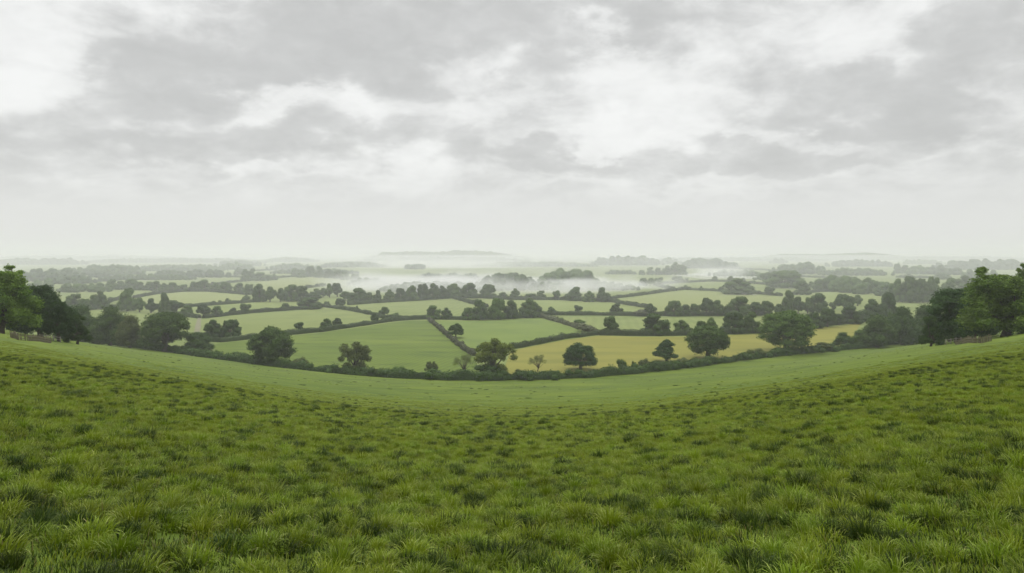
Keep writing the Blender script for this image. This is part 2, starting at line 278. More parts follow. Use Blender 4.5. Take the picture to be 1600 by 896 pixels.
def tube(b, P, R, sides=7, tone=0.5, cap=True):
    P = np.asarray(P, float); n = len(P)
    Vs = []
    for i in range(n):
        d = P[min(i + 1, n - 1)] - P[max(i - 1, 0)]
        d = d / (np.linalg.norm(d) + 1e-9)
        a = np.cross(d, (0.31, 0.95, 0.05) if abs(d[2]) > .5 else (0, 0, 1.0)); a /= np.linalg.norm(a) + 1e-9
        c = np.cross(d, a)
        t = np.arange(sides) * 2 * math.pi / sides
        Vs.append(P[i] + R[i] * (np.outer(np.cos(t), a) + np.outer(np.sin(t), c)))
    Q = []
    for i in range(n - 1):
        for k in range(sides):
            k2 = (k + 1) % sides
            Q.append((i * sides + k, i * sides + k2, (i + 1) * sides + k2, (i + 1) * sides + k))
    V = np.concatenate(Vs)
    b.add(V, Q, tone=tone)

# icosphere template for the dense inner mass of a leaf clump
def ico(sub=1):
    t = (1 + 5 ** .5) / 2
    V = [(-1, t, 0), (1, t, 0), (-1, -t, 0), (1, -t, 0), (0, -1, t), (0, 1, t), (0, -1, -t), (0, 1, -t), (t, 0, -1), (t, 0, 1), (-t, 0, -1), (-t, 0, 1)]
    F = [(0, 11, 5), (0, 5, 1), (0, 1, 7), (0, 7, 10), (0, 10, 11), (1, 5, 9), (5, 11, 4), (11, 10, 2), (10, 7, 6), (7, 1, 8), (3, 9, 4), (3, 4, 2), (3, 2, 6), (3, 6, 8), (3, 8, 9), (4, 9, 5), (2, 4, 11), (6, 2, 10), (8, 6, 7), (9, 8, 1)]
    V = [np.array(v) / np.linalg.norm(v) for v in V]
    for _ in range(sub):
        mid = {}; F2 = []
        def m(a, b):
            k = (min(a, b), max(a, b))
            if k not in mid:
                v = V[a] + V[b]; V.append(v / np.linalg.norm(v)); mid[k] = len(V) - 1
            return mid[k]
        for a, b_, c in F:
            x, y, z = m(a, b_), m(b_, c), m(c, a)
            F2 += [(a, x, z), (b_, y, x), (c, z, y), (x, y, z)]
        F = F2
    return np.array(V), np.array(F)
ICO1 = ico(1)

def unit(v): return v / (np.linalg.norm(v, axis=-1, keepdims=True) + 1e-9)

def leaves(b, C, N, size, r, tone):
    """leaf quads at centres C facing N (loosely), one size each"""
    n = len(C)
    t = unit(np.cross(N, r.normal(size=(n, 3))))
    s = np.cross(N, t)
    L = (size * r.uniform(.65, 1.35, n))[:, None]
    bend = N * L * r.uniform(-.15, .35, n)[:, None]
    V = np.stack([C - t * L * .5, C + s * L * .36 + bend, C + t * L * .5, C - s * L * .36 + bend], 1).reshape(-1, 3)
    Q = np.arange(4 * n).reshape(n, 4)
    b.add(V, Q, tone=np.repeat(tone, 4))

def blob_leaves(b, blobs, n, size, r, core=.74, top_bias=.25, tidy=False):
    """foliage spread over a set of clumps (cx,cy,cz,rx,ry,rz)"""
    blobs = np.asarray(blobs, float)
    area = (blobs[:, 3] * blobs[:, 5])
    cnt = np.maximum(6, (n * area / area.sum()).astype(int))
    for q, k in zip(blobs, cnt):
        d = unit(r.normal(size=(k, 3)))
        d[:, 2] += top_bias * .6; d = unit(d)
        wob = 1 + .22 * np.sin(d[:, 0] * 6 + q[0] * 3) * np.sin(d[:, 1] * 7 + q[1]) + .15 * np.sin(d[:, 2] * 10 + q[2])
        rad = (r.uniform(.86, 1.05, k) if tidy else r.uniform(.66, 1.16, k)) * (1 + (wob - 1)*(.4 if tidy else 1))
        C = q[:3] + d * q[3:6] * rad[:, None]
        N = unit(d * .8 + np.array((0, 0, top_bias)) + r.normal(size=(k, 3)) * .75)
        tone = np.clip(.5 + r.normal() * .16 + r.normal(size=k) * .18, 0, 1)
        leaves(b, C, N, size, r, tone)
        if core:
            V, F = ICO1
            w = 1 + .1 * r.normal(size=len(V))
            b.add(q[:3] + V * q[3:6] * core * w[:, None], T=F, tone=.45 + r.normal() * .12)

# ---------------------------------------------------------------- materials
def new_mat(name):
    m = bpy.data.materials.new(name); m.use_nodes = True
    m.node_tree.nodes.clear()
    return m, m.node_tree.nodes, m.node_tree.links

def leaf_material(name, dark, light, trans=.22, rough=.75):
    m, N, L = new_mat(name)
    out = N.new('ShaderNodeOutputMaterial')
    at = N.new('ShaderNodeAttribute'); at.attribute_name = 'tone'
    mix = N.new('ShaderNodeMix'); mix.data_type = 'RGBA'
    mix.inputs[6].default_value = (*dark, 1); mix.inputs[7].default_value = (*light, 1)
    oi = N.new('ShaderNodeObjectInfo')
    hs = N.new('ShaderNodeHueSaturation')
    mp = N.new('ShaderNodeMapRange'); mp.inputs[3].default_value = .82; mp.inputs[4].default_value = 1.2
    L.new(oi.outputs['Random'], mp.inputs[0]); L.new(mp.outputs[0], hs.inputs['Value'])
    L.new(at.outputs['Fac'], mix.inputs[0]); L.new(mix.outputs[2], hs.inputs['Color'])
    p = N.new('ShaderNodeBsdfPrincipled'); p.inputs['Roughness'].default_value = rough
    p.inputs['Specular IOR Level'].default_value = .25
    tr = N.new('ShaderNodeBsdfTranslucent')
    ms = N.new('ShaderNodeMixShader'); ms.inputs[0].default_value = trans
    L.new(hs.outputs[0], p.inputs['Base Color']); L.new(hs.outputs[0], tr.inputs['Color'])
    L.new(p.outputs[0], ms.inputs[1]); L.new(tr.outputs[0], ms.inputs[2]); L.new(ms.outputs[0], out.inputs[0])
    return m

LEAF = {
    'deep': leaf_material('leaf_deep_green', (.020, .052, .010), (.050, .104, .018)),
    'dark': leaf_material('leaf_dark_green', (.026, .062, .009), (.068, .126, .016)),
    'mid': leaf_material('leaf_mid_green', (.040, .088, .010), (.098, .166, .020)),
    'olive': leaf_material('leaf_olive', (.062, .088, .020), (.130, .158, .040)),
    'yellow': leaf_material('leaf_yellow_green', (.100, .150, .012), (.225, .275, .030)),
    'pale': leaf_material('leaf_pale', (.100, .135, .032), (.190, .230, .060)),
    'bright': leaf_material('leaf_bright_green', (.070, .140, .010), (.180, .275, .032)),
    'hedge': leaf_material('leaf_hedge', (.034, .060, .017), (.074, .115, .030)),
    'scrub': leaf_material('leaf_scrub', (.070, .085, .036), (.140, .155, .075)),
}

def noise_mat(name, c1, c2, scale, c3=None, scale3=None, rough=.9, bump=None, stretch=None, rows=None):
    m, N, L = new_mat(name)
    out = N.new('ShaderNodeOutputMaterial')
    p = N.new('ShaderNodeBsdfPrincipled'); p.inputs['Roughness'].default_value = rough
    p.inputs['Specular IOR Level'].default_value = .2
    tc = N.new('ShaderNodeTexCoord')
    mpn = N.new('ShaderNodeMapping')
    if stretch: mpn.inputs['Scale'].default_value = stretch
    L.new(tc.outputs['Object'], mpn.inputs[0])
    n1 = N.new('ShaderNodeTexNoise'); n1.inputs['Scale'].default_value = scale; n1.inputs['Detail'].default_value = 6
    n1.inputs['Roughness'].default_value = .62
    L.new(mpn.outputs[0], n1.inputs['Vector'])
    rp = N.new('ShaderNodeMapRange'); rp.inputs[1].default_value = .3; rp.inputs[2].default_value = .7
    L.new(n1.outputs[0], rp.inputs[0])
    mx = N.new('ShaderNodeMix'); mx.data_type = 'RGBA'
    mx.inputs[6].default_value = (*c1, 1); mx.inputs[7].default_value = (*c2, 1)
    L.new(rp.outputs[0], mx.inputs[0])
    last = mx.outputs[2]
    if c3:
        n3 = N.new('ShaderNodeTexNoise'); n3.inputs['Scale'].default_value = scale3; n3.inputs['Detail'].default_value = 4
        L.new(mpn.outputs[0], n3.inputs['Vector'])
        r3 = N.new('ShaderNodeMapRange'); r3.inputs[1].default_value = .5; r3.inputs[2].default_value = .72
        L.new(n3.outputs[0], r3.inputs[0])
        m3 = N.new('ShaderNodeMix'); m3.data_type = 'RGBA'; m3.inputs[7].default_value = (*c3, 1)
        L.new(r3.outputs[0], m3.inputs[0]); L.new(last, m3.inputs[6]); last = m3.outputs[2]
    if rows:            # mowing swaths / drill lines: spacing in metres, strength, direction
        mr = N.new('ShaderNodeMapping'); mr.inputs['Rotation'].default_value = (0, 0, rows[2]); L.new(tc.outputs['Object'], mr.inputs[0])
        wv_ = N.new('ShaderNodeTexWave'); wv_.inputs['Scale'].default_value = 6.283/20/rows[0]*3.2; wv_.inputs['Distortion'].default_value = 3; wv_.inputs['Detail'].default_value = 2
        wv_.inputs['Detail Scale'].default_value = .4
        L.new(mr.outputs[0], wv_.inputs['Vector'])
        hv = N.new('ShaderNodeHueSaturation'); rv = N.new('ShaderNodeMapRange'); rv.inputs[3].default_value = 1 - rows[1]; rv.inputs[4].default_value = 1 + rows[1]
        L.new(wv_.outputs['Fac'], rv.inputs[0]); L.new(rv.outputs[0], hv.inputs['Value']); L.new(last, hv.inputs['Color']); last = hv.outputs[0]
    L.new(last, p.inputs['Base Color'])
    if bump:
        bn = N.new('ShaderNodeTexNoise'); bn.inputs['Scale'].default_value = bump[0]; bn.inputs['Detail'].default_value = 5
        L.new(mpn.outputs[0], bn.inputs['Vector'])
        bp = N.new('ShaderNodeBump'); bp.inputs['Distance'].default_value = bump[1]; bp.inputs['Strength'].default_value = 1
        L.new(bn.outputs[0], bp.inputs['Height']); L.new(bp.outputs[0], p.inputs['Normal'])
    L.new(p.outputs[0], out.inputs[0])
    return m

M_BARK = noise_mat('bark', (.045, .035, .025), (.11, .095, .07), 3.0)
M_HILL = noise_mat('hill_pasture', (.066, .108, .004), (.118, .162, .008), .05, (.046, .082, .003), .28, bump=(.8, .45), stretch=(.3, 1, 1))
M_VALLEY = noise_mat('valley_pasture', (.140, .178, .044), (.172, .208, .056), .004, (.112, .152, .036), .02)
FIELD_MATS = {
    'mottled': noise_mat('mottled_field', (.070, .112, .006), (.118, .162, .014), .035, (.052, .088, .006), .13, stretch=(.3, 1, 1), rows=(9.0, .10, .3)),
    'green': noise_mat('green_field', (.112, .162, .026), (.142, .192, .034), .02, (.098, .145, .026), .05, rows=(14.0, .07, 1.2)),
    'yellow': noise_mat('hay_field', (.172, .168, .024), (.214, .206, .034), .03, (.150, .152, .022), .08, stretch=(.25, 1, 1), rows=(13.0, .035, 1.15)),
    'lime': noise_mat('lime_field', (.146, .180, .044), (.172, .206, .054), .012, (.132, .168, .040), .05, rows=(16.0, .06, .9)),
    'lime2': noise_mat('soft_green_field', (.150, .184, .050), (.174, .208, .060), .012, (.122, .165, .034), .04, rows=(18.0, .06, .1)),
    'pale': noise_mat('pale_field', (.152, .192, .048), (.180, .216, .058), .010, (.138, .178, .044), .03, rows=(22.0, .06, .6)),
    'pale2': noise_mat('paler_field', (.172, .202, .060), (.196, .224, .070), .010),
}
M_FENCE = noise_mat('weathered_fence_wood', (.095, .085, .052), (.20, .175, .115), 4.0)
M_RAIL = noise_mat('silvered_rail_wood', (.16, .15, .12), (.26, .24, .20), 3.0)
M_LANE = noise_mat('lane_gravel', (.15, .145, .085), (.20, .19, .12), .2)
M_WALLW = noise_mat('white_render', (.72, .72, .70), (.80, .80, .78), .6)
M_ROOF = noise_mat('grey_roof', (.38, .39, .40), (.48, .49, .50), .5)
M_DOOR = noise_mat('dark_door', (.05, .05, .05), (.08, .08, .08), .6)

# ---------------------------------------------------------------- terrain
KY = np.array([-200, -40, 0, 12, 24, 34, 46, 62, 85, 110, 140, 175, 210, 240, 265, 300, 500.])
KZ = np.array([-1.6, -1.7, -2.0, -4.0, -6.1, -7.8, -10.2, -13.3, -17.6, -22.1, -27.3, -33.1, -38.5, -42.9, -46, -46, -46])
def profile(x):
    h = np.diff(KY); d = np.diff(KZ) / h
    m = np.zeros(len(KY))
    for i in range(1, len(KY) - 1):
        if d[i - 1] * d[i] > 0:
            w1 = 2 * h[i] + h[i - 1]; w2 = h[i] + 2 * h[i - 1]
            m[i] = (w1 + w2) / (w1 / d[i - 1] + w2 / d[i])
    x = np.clip(x, KY[0], KY[-1]); i = np.clip(np.searchsorted(KY, x) - 1, 0, len(h) - 1)
    t = (x - KY[i]) / h[i]
    return (2*t**3-3*t*t+1)*KZ[i] + (t**3-2*t*t+t)*h[i]*m[i] + (-2*t**3+3*t*t)*KZ[i+1] + (t**3-t*t)*h[i]*m[i+1]

def slope_param(x, y):
    yy = np.maximum(y, 1e-3)
    return np.where(y > 0, yy**3 / (265*yy**2 + 370*x*x), y / 265)

def ground(x, y):
    x = np.asarray(x, float); y = np.asarray(y, float)
    s = slope_param(x, y)
    t = np.clip((s - .25) / .65, 0, 1); f = 1 - t*t*(3 - 2*t)
    a = np.abs(x); q = np.where(a < 110, a*a, 110*110 + 2*110*60*(1 - np.exp(-np.maximum(a - 110, 0)/60)))
    z = profile(s * 265) + .0002 * q * f
    m = np.clip((1 - s) / .12, 0, 1)
    ra = np.sqrt(x*x + y*y)
    w = .05*np.sin(x*.9 + 1.3*np.sin(y*.31)) * np.sin(y*.8 + np.sin(x*.4)) + .07*np.sin(x*.33 + y*.21 + 2*np.sin(y*.09)) * np.sin(y*.42 - x*.1)
    far = np.clip((ra - 50) / 80, 0, 1)
    w = w + far * (.42*np.sin(s*58 + .02*x + 1.1*np.sin(x*.021)) * (.6 + .4*np.sin(x*.03 + 1)) + .22*np.sin(x*.11 + y*.07)*np.sin(y*.13))
    return z + w * m

def axis(spec, lim, lo=None):
    v = [0.0]; step = spec
    while v[-1] < lim:
        r_ = v[-1]
        v.append(r_ + max(spec, r_ * .021))
    v[-1] = lim
    return np.array(v)

# the near hedge: distance north for each bearing x/y, as surveyed
HEDGE_U = np.array([-.75, -.58, -.454, -.403, -.356, -.30, -.244, -.14, -.05, .09, .16, .24, .343, .41, .48, .558, .75])
HEDGE_D = np.array([470., 376, 336, 313, 302, 288, 279, 269.5, 266, 271, 281, 296, 326, 342, 357, 389, 480])
def hedge_range(u): return np.interp(u, HEDGE_U, HEDGE_D)

ax = axis(.55, REACH); xs = np.concatenate([-ax[:0:-1], ax])
ay = axis(.55, REACH); back = axis(1.5, 300.); ys = np.concatenate([-back[:0:-1], ay])
X, Y = np.meshgrid(xs, ys)
Z = ground(X, Y)
nx, ny = len(xs), len(ys)
idx = np.arange(nx * ny).reshape(ny, nx)
Q = np.stack([idx[:-1, :-1], idx[:-1, 1:], idx[1:, 1:], idx[1:, :-1]], -1).reshape(-1, 4)
S = slope_param(X, Y)
xm = (X[:-1, :-1] + X[1:, 1:]).ravel()/2; ym = (Y[:-1, :-1] + Y[1:, 1:]).ravel()/2
beyond = (ym > 0) & (ym > hedge_range(xm/np.maximum(ym, 1)) + 1.0) & (np.abs(xm) < .75*np.maximum(ym, 1))
beyond |= (ym > 0) & (np.abs(xm) >= .75*ym) & (S[:-1, :-1].ravel() > 1.0)
me = make_mesh('ground', np.stack([X, Y, Z], -1).reshape(-1, 3), [Q], [M_HILL, M_VALLEY], smooth=True, matidx=beyond.astype(int))
tag(obj('ground', me), kind='structure', label='grassy hillside falling away to a wide flat farming valley')

# a long low ridge on the skyline and a fainter one beyond the right-hand woods
def ridge(name, label, x0, x1, y, top, depth, seed):
    r = np.random.default_rng(seed)
    n, k = 90, 9
    u = np.linspace(0, 1, n)
    env = np.clip(u / .13, 0, 1)**.6 * np.clip((1 - u) / .34, 0, 1)**.7
    h = env * (.80 + .17/(1 + np.exp(-(u - .52)*22)) + .03*np.sin(u*27) + .02*np.sin(u*61)) + .05 * r.normal(size=n) * env
    V = []
    for i in range(n):
        for j in range(k):
            t = j / (k - 1) * 2 - 1
            V.append((x0 + (x1 - x0)*u[i], y + t*depth, VALLEY - .5 + (top - VALLEY) * h[i] * (1 - t*t)**.7))
    id_ = np.arange(n*k).reshape(n, k)
    Qr = np.stack([id_[:-1, :-1], id_[:-1, 1:], id_[1:, 1:], id_[1:, :-1]], -1).reshape(-1, 4)[:, ::-1]
    me = make_mesh(name, V, [Qr], noise_mat(name + '_woodland', (.05, .075, .03), (.10, .13, .05), .01), smooth=True)
    tag(obj(name, me), kind='structure', label=label)
ridge('hill', 'long low wooded ridge on the skyline above the mist', -1250, 180, 6300, 35, 300, 3)
ridge('hill', 'very faint low ridge on the skyline beyond the woods', 2050, 3350, 6000, 8, 500, 5)

# fields: sheets laid just above the valley floor
for i, (c, pts) in enumerate(FIELDS):
    V = [(x, y, VALLEY + .05 + .012*i) for x, y in pts]
    me = make_mesh('field', V, [np.arange(len(V))[None, :]], FIELD_MATS[c])
    if me.polygons[0].normal.z < 0: me.flip_normals()
    tag(obj('field', me), kind='structure')
V = [(x, y, VALLEY + .28) for x, y in LANE]
me = make_mesh('lane', V, [np.arange(len(V))[None, :]], M_LANE)
if me.polygons[0].normal.z < 0: me.flip_normals()
tag(obj('lane', me), kind='structure', label='pale gravel lane between two fields')

# ---------------------------------------------------------------- trees
# every master tree is built about 10 m tall and 10 m wide, then scaled to the tree it stands for
def trunk_mesh(r, h0, r0, targets, lean=(0, 0)):
    b = Builder()
    fork = np.array((lean[0], lean[1], h0))
    tube(b, [(0, 0, -.5), (lean[0]*.3, lean[1]*.3, h0*.45), fork, fork + np.array((lean[0]*.3, lean[1]*.3, 2.2))], [r0*1.35, r0*.95, r0*.8, r0*.4], 9)
    for t in targets:
        t = np.asarray(t, float)
        mid = fork*.55 + t*.45 + np.array((0, 0, .25)) + r.normal(size=3)*.18
        tube(b, [fork - np.array((0, 0, r.uniform(0, h0*.3))), mid, t], [r0*.48, r0*.28, r0*.07], 6)
    return b.mesh('trunk', M_BARK, True)

def crown_blobs(r, form):
    B = []
    def put(c, s, flat=.85): B.append((*c, s, s, s*flat))
    if form == 'oak':           # broad rounded head of many separate boughs, gaps under them, skirt at the foot
        for i in range(84):
            a = r.uniform(0, 6.283); q = r.uniform(0, 1)**.5
            top = 4.3 + 4.4*math.sqrt(max(0, 1 - (q*.98)**2))
            z = top - r.uniform(0, 1)**1.6 * (3.6 - 1.4*q)
            put((3.75*q*math.cos(a), 3.75*q*math.sin(a), z), r.uniform(.75, 1.2), r.uniform(.75, .95))
        for i in range(18):
            a = r.uniform(0, 6.283); q = r.uniform(.35, .95)
            put((3.9*q*math.cos(a), 3.9*q*math.sin(a), r.uniform(2.0, 4.0)), r.uniform(.8, 1.2), .85)
    elif form == 'dense':
        for i in range(34):
            a = r.uniform(0, 6.283); q = r.uniform(0, 1)**.6
            z = 1.3 + r.uniform(0, 1)*7.0*math.sqrt(max(0, 1 - (q*.9)**2))
            put((3.6*q*math.cos(a), 3.6*q*math.sin(a), z), r.uniform(1.15, 1.8), .85)
        put((0, 0, 8.2), 1.6, .9)
    elif form == 'dome':
        for i in range(30):
            a = r.uniform(0, 6.283); q = r.uniform(0, 1)**.55
            z = 3.0 + 5.4*math.sqrt(max(0, 1 - (q*.96)**2)) * r.uniform(.75, 1)
            put((3.8*q*math.cos(a), 3.8*q*math.sin(a), z), r.uniform(.95, 1.4), .8)
        for i in range(12):
            a = i*.5236; put((3.7*math.cos(a), 3.7*math.sin(a), 2.9 + r.normal()*.2), 1.15, .8)
    elif form == 'cone':
        for i in range(32):
            a = r.uniform(0, 6.283); t = r.uniform(0, 1)
            rad = 3.9*(1 - t)**.75 * r.uniform(.55, 1)
            put((rad*math.cos(a), rad*math.sin(a), 2.4 + 6.6*t), 1.25 - .5*t, .75)
        put((0, 0, 9.0), .75, .9)
    elif form == 'open':        # separate rounded heads on visible limbs
        for i in range(40):
            a = r.uniform(0, 6.283); q = r.uniform(.05, 1)**.6
            z = 2.8 + r.uniform(.15, 1)*6.0*math.sqrt(max(0, 1 - (q*.85)**2))
            put((4.0*q*math.cos(a), 4.0*q*math.sin(a), z), r.uniform(.65, 1.1), .9)
        for i in range(6):
            a = r.uniform(0, 6.283); put((1.9*math.cos(a), 1.9*math.sin(a), r.uniform(1.2, 2.6)), 1.1, .9)
    elif form == 'thin':
        for i in range(20):
            a = r.uniform(0, 6.283); q = r.uniform(.2, 1)**.5
            put((4.1*q*math.cos(a), 4.1*q*math.sin(a), 4.6 + 4.2*math.sqrt(max(0, 1 - q*q))*r.uniform(.4, 1)), r.uniform(.9, 1.3), .9)
    elif form == 'ball':        # far hedgerow tree: close round head on a short trunk
        for i in range(16):
            a = r.uniform(0, 6.283); q = r.uniform(0, 1)**.5
            z = 4.1 + 4.0*math.sqrt(max(0, 1 - q*q)) * r.uniform(-.5, 1)
            put((3.3*q*math.cos(a), 3.3*q*math.sin(a), z), r.uniform(1.5, 1.95), .9)
    elif form == 'mound':       # far dense tree, foliage to the ground
        for i in range(18):
            a = r.uniform(0, 6.283); q = r.uniform(0, 1)**.5
            z = 1.4 + 7.0*math.sqrt(max(0, 1 - (q*.97)**2)) * r.uniform(.35, 1)
            put((3.6*q*math.cos(a), 3.6*q*math.sin(a), z), r.uniform(1.3, 1.75), .9)
        for i in range(7):
            a = i*.9; put((3.3*math.cos(a), 3.3*math.sin(a), 1.5), 1.5, .9)
    elif form == 'ash':         # big near tree: hanging clumps down to the lawn, open twiggy top
        for i in range(90):
            a = r.uniform(0, 6.283); q = r.uniform(.05, 1)**.5
            t = r.uniform(0, 1)
            rad = 4.2*q*(1 - .55*t*t)
            put((rad*math.cos(a), rad*math.sin(a), 1.5 + 6.9*t), r.uniform(.6, 1.05)*(1.1 - .35*t), r.uniform(.8, 1.25))
        for i in range(9):
            a = r.uniform(0, 6.283); put((2.2*math.cos(a), 2.2*math.sin(a), r.uniform(8.3, 9.6)), r.uniform(.3, .5), .8)
    elif form == 'slope':       # leaning clustered crowns
        for i in range(80):
            a = r.uniform(0, 6.283); q = r.uniform(.05, 1)**.5; t = r.uniform(0, 1)
            rad = 4.0*q*math.sqrt(max(.08, 1 - (t*1.02)**2.4))
            put((rad*math.cos(a), rad*math.sin(a), 1.9 + 7.0*t), r.uniform(.7, 1.2), r.uniform(.7, 1))
    elif form == 'slim':
        for i in range(30):
            a = r.uniform(0, 6.283); t = r.uniform(0, 1)
            rad = (3.6 - 2.0*t) * r.uniform(.1, 1)**.6
            put((rad*math.cos(a), rad*math.sin(a), 1.0 + 8.2*t), r.uniform(.9, 1.5)*(1 - .25*t), .75)
    return B

def master(form, seed, n, leaf, core=.74):
    r = np.random.default_rng(seed)
    B = crown_blobs(r, form)
    b = Builder()
    if form in ('thin',):
        blob_leaves(b, B, n, leaf, r, core=0)
    else:
        blob_leaves(b, B, n, leaf, r, core=core, tidy=form in ('ball', 'mound'))
    crown = b.mesh('crown', LEAF['mid'])
    pick = [B[i][:3] for i in r.permutation(len(B))[:(26 if form == 'thin' else 10)]]
    h0 = {'oak': 2.6, 'ball': 2.0, 'thin': 2.0, 'dome': 2.2, 'cone': 2.0}.get(form, 1.8)
    r0 = {'oak': .52, 'thin': .26, 'ball': .40, 'slim': .45}.get(form, .46)
    tk = trunk_mesh(r, h0, r0, pick, (r.normal()*.25, r.normal()*.25))
    co = np.empty(len(crown.vertices)*3, dtype=np.float32); crown.vertices.foreach_get('co', co); co = co.reshape(-1, 3)
    w = np.percentile(np.abs(co[:, :2]), 98.8) * 2; h = np.percentile(co[:, 2], 99.7)
    return dict(crown=crown, trunk=tk, w=float(w), h=float(h))

def set_mat(o, m):
    o.material_slots[0].link = 'OBJECT'; o.material_slots[0].material = m

def plant(ms, name, label, cat, x, y, w, h, tone, group=None, rz=None, z=None):
    """one tree: an Empty at the foot of the trunk, trunk and crown as its parts"""
    if z is None: z = float(ground(x, y))
    root = empty(name, (x, y, z - .05), random.uniform(0, 6.28) if rz is None else rz)
    sx = w / ms['w']
    root.scale = (sx, sx, h / ms['h'])
    tag(root, label, cat, group)
    t = obj('trunk', ms['trunk'], root)
    c = obj('crown', ms['crown'], root)
    set_mat(c, LEAF[tone])
    return root

NEARM = {
    'oak': [master('oak', 11, 20000, .30, .66), master('oak', 12, 20000, .30, .66), master('oak', 15, 20000, .30, .66)],
    'dense': [master('dense', 21, 15000, .33), master('dense', 22, 15000, .33), master('dense', 23, 15000, .33)],
    'dome': [master('dome', 31, 18000, .30)],
    'cone': [master('cone', 41, 14000, .31)],
    'open': [master('open', 51, 14000, .28, .5), master('open', 52, 14000, .28, .5)],
    'thin': [master('thin', 61, 2600, .28)],
    'ash': [master('ash', 71, 42000, .23, .6), master('ash', 72, 42000, .23, .6)],
    'slope': [master('slope', 81, 36000, .22, .62), master('slope', 82, 36000, .22, .62)],
    'slim': [master('slim', 91, 9000, .34, .68)],
}
MIDM = [master('ball', 101 + i, 4200, .46, .86) for i in range(5)]
MOUND = [master('mound', 201 + i, 4200, .48, .86) for i in range(5)]

def bush_mesh(seed, n=2600, leaf=.42):
    r = np.random.default_rng(seed); b = Builder(); B = []
    for i in range(13):
        a = r.uniform(0, 6.283); q = r.uniform(0, 1)**.6
        B.append((3.4*q*math.cos(a), 3.4*q*math.sin(a), 1.6 + 5.6*math.sqrt(max(0, 1 - (q*.95)**2))*r.uniform(.3, 1), 1.7, 1.7, 1.7))
    blob_leaves(b, B, n, leaf, r)
    me = b.mesh('bush', LEAF['mid'])
    co = np.array([v.co[:] for v in me.vertices])
    return me, float(np.percentile(np.abs(co[:, :2]), 97)*2), float(co[:, 2].max())
BUSHM = [bush_mesh(300 + i) for i in range(4)]

def bush(label, x, y, w, h, tone, i, group=None):
    me, bw, bh = BUSHM[i % 4]
    o = obj('bush', me, loc=(x, y, float(ground(x, y)) - .1))
    o.scale = (w/bw, w/bw, h/bh); o.rotation_euler = (0, 0, random.uniform(0, 6.28))
    set_mat(o, LEAF[tone]); tag(o, label, 'bush', group)

cnt = {}
for name, label, x, y, w, h, form, tone in HEDGE_TREES:
    if form == 'bush':
        bush(label, x, y, w, h, tone, len(label), 'bushes along the near hedge')
        continue
    k = cnt.get(form, 0); cnt[form] = k + 1
    plant(NEARM[form][k % len(NEARM[form])], 'tree', label, 'tree', x, y, w, h, tone, 'trees along the near hedge')
for label, x, y, w, h, form, tone in SLOPE_TREES:
    k = cnt.get(form, 0); cnt[form] = k + 1
    plant(NEARM[form][k % len(NEARM[form])], 'tree', label, 'tree', x, y, w, h, tone, 'trees on the fenced slopes')

ORD = 'first second third fourth fifth sixth seventh eighth ninth tenth eleventh twelfth thirteenth fourteenth'.split()
for ri, (phrase, tones, lst) in enumerate(TREE_ROWS):
    order = sorted(range(len(lst)), key=lambda i: lst[i][0]/lst[i][1])
    med = sorted(q[3] for q in lst)[len(lst)//2]
    for rank, i in enumerate(order):
        x, y, w, h = lst[i]
        shape = 'broad' if w/h > 1.25 else 'tall narrow' if w/h < .75 else 'rounded'
        size = 'big ' if h > 1.3*med else 'small ' if h < .75*med else ''
        shade = 'hazy' if y > 1000 else 'grey green' if y > 600 else 'dark green'
        pos = ORD[rank] + ' from the left' if len(lst) > 2 else ('left one' if rank == 0 else 'right one')
        label = f'{size}{shade} {shape} tree, {pos} {phrase}'
        dense = w/h > 1.08 or h > 13 or (ri*7 + i*3) % 3 == 0
        pool = MOUND if (dense and 'lollipop' not in phrase and 'dot' not in phrase) else MIDM
        plant(pool[(ri + i*2) % 5], 'tree', label, 'tree', x, y, w*1.2, h*1.13, tones[(i + ri) % len(tones)], 'trees across the valley fields')
for i, (label, (x, y, w, h)) in enumerate(BUSHES):
    bush(label, x, y, w, h, ('scrub', 'mid', 'hedge')[1 if i % 3 else (0 if 'pale' in label or 'grey' in label else 2)], i, 'bushes across the valley fields')

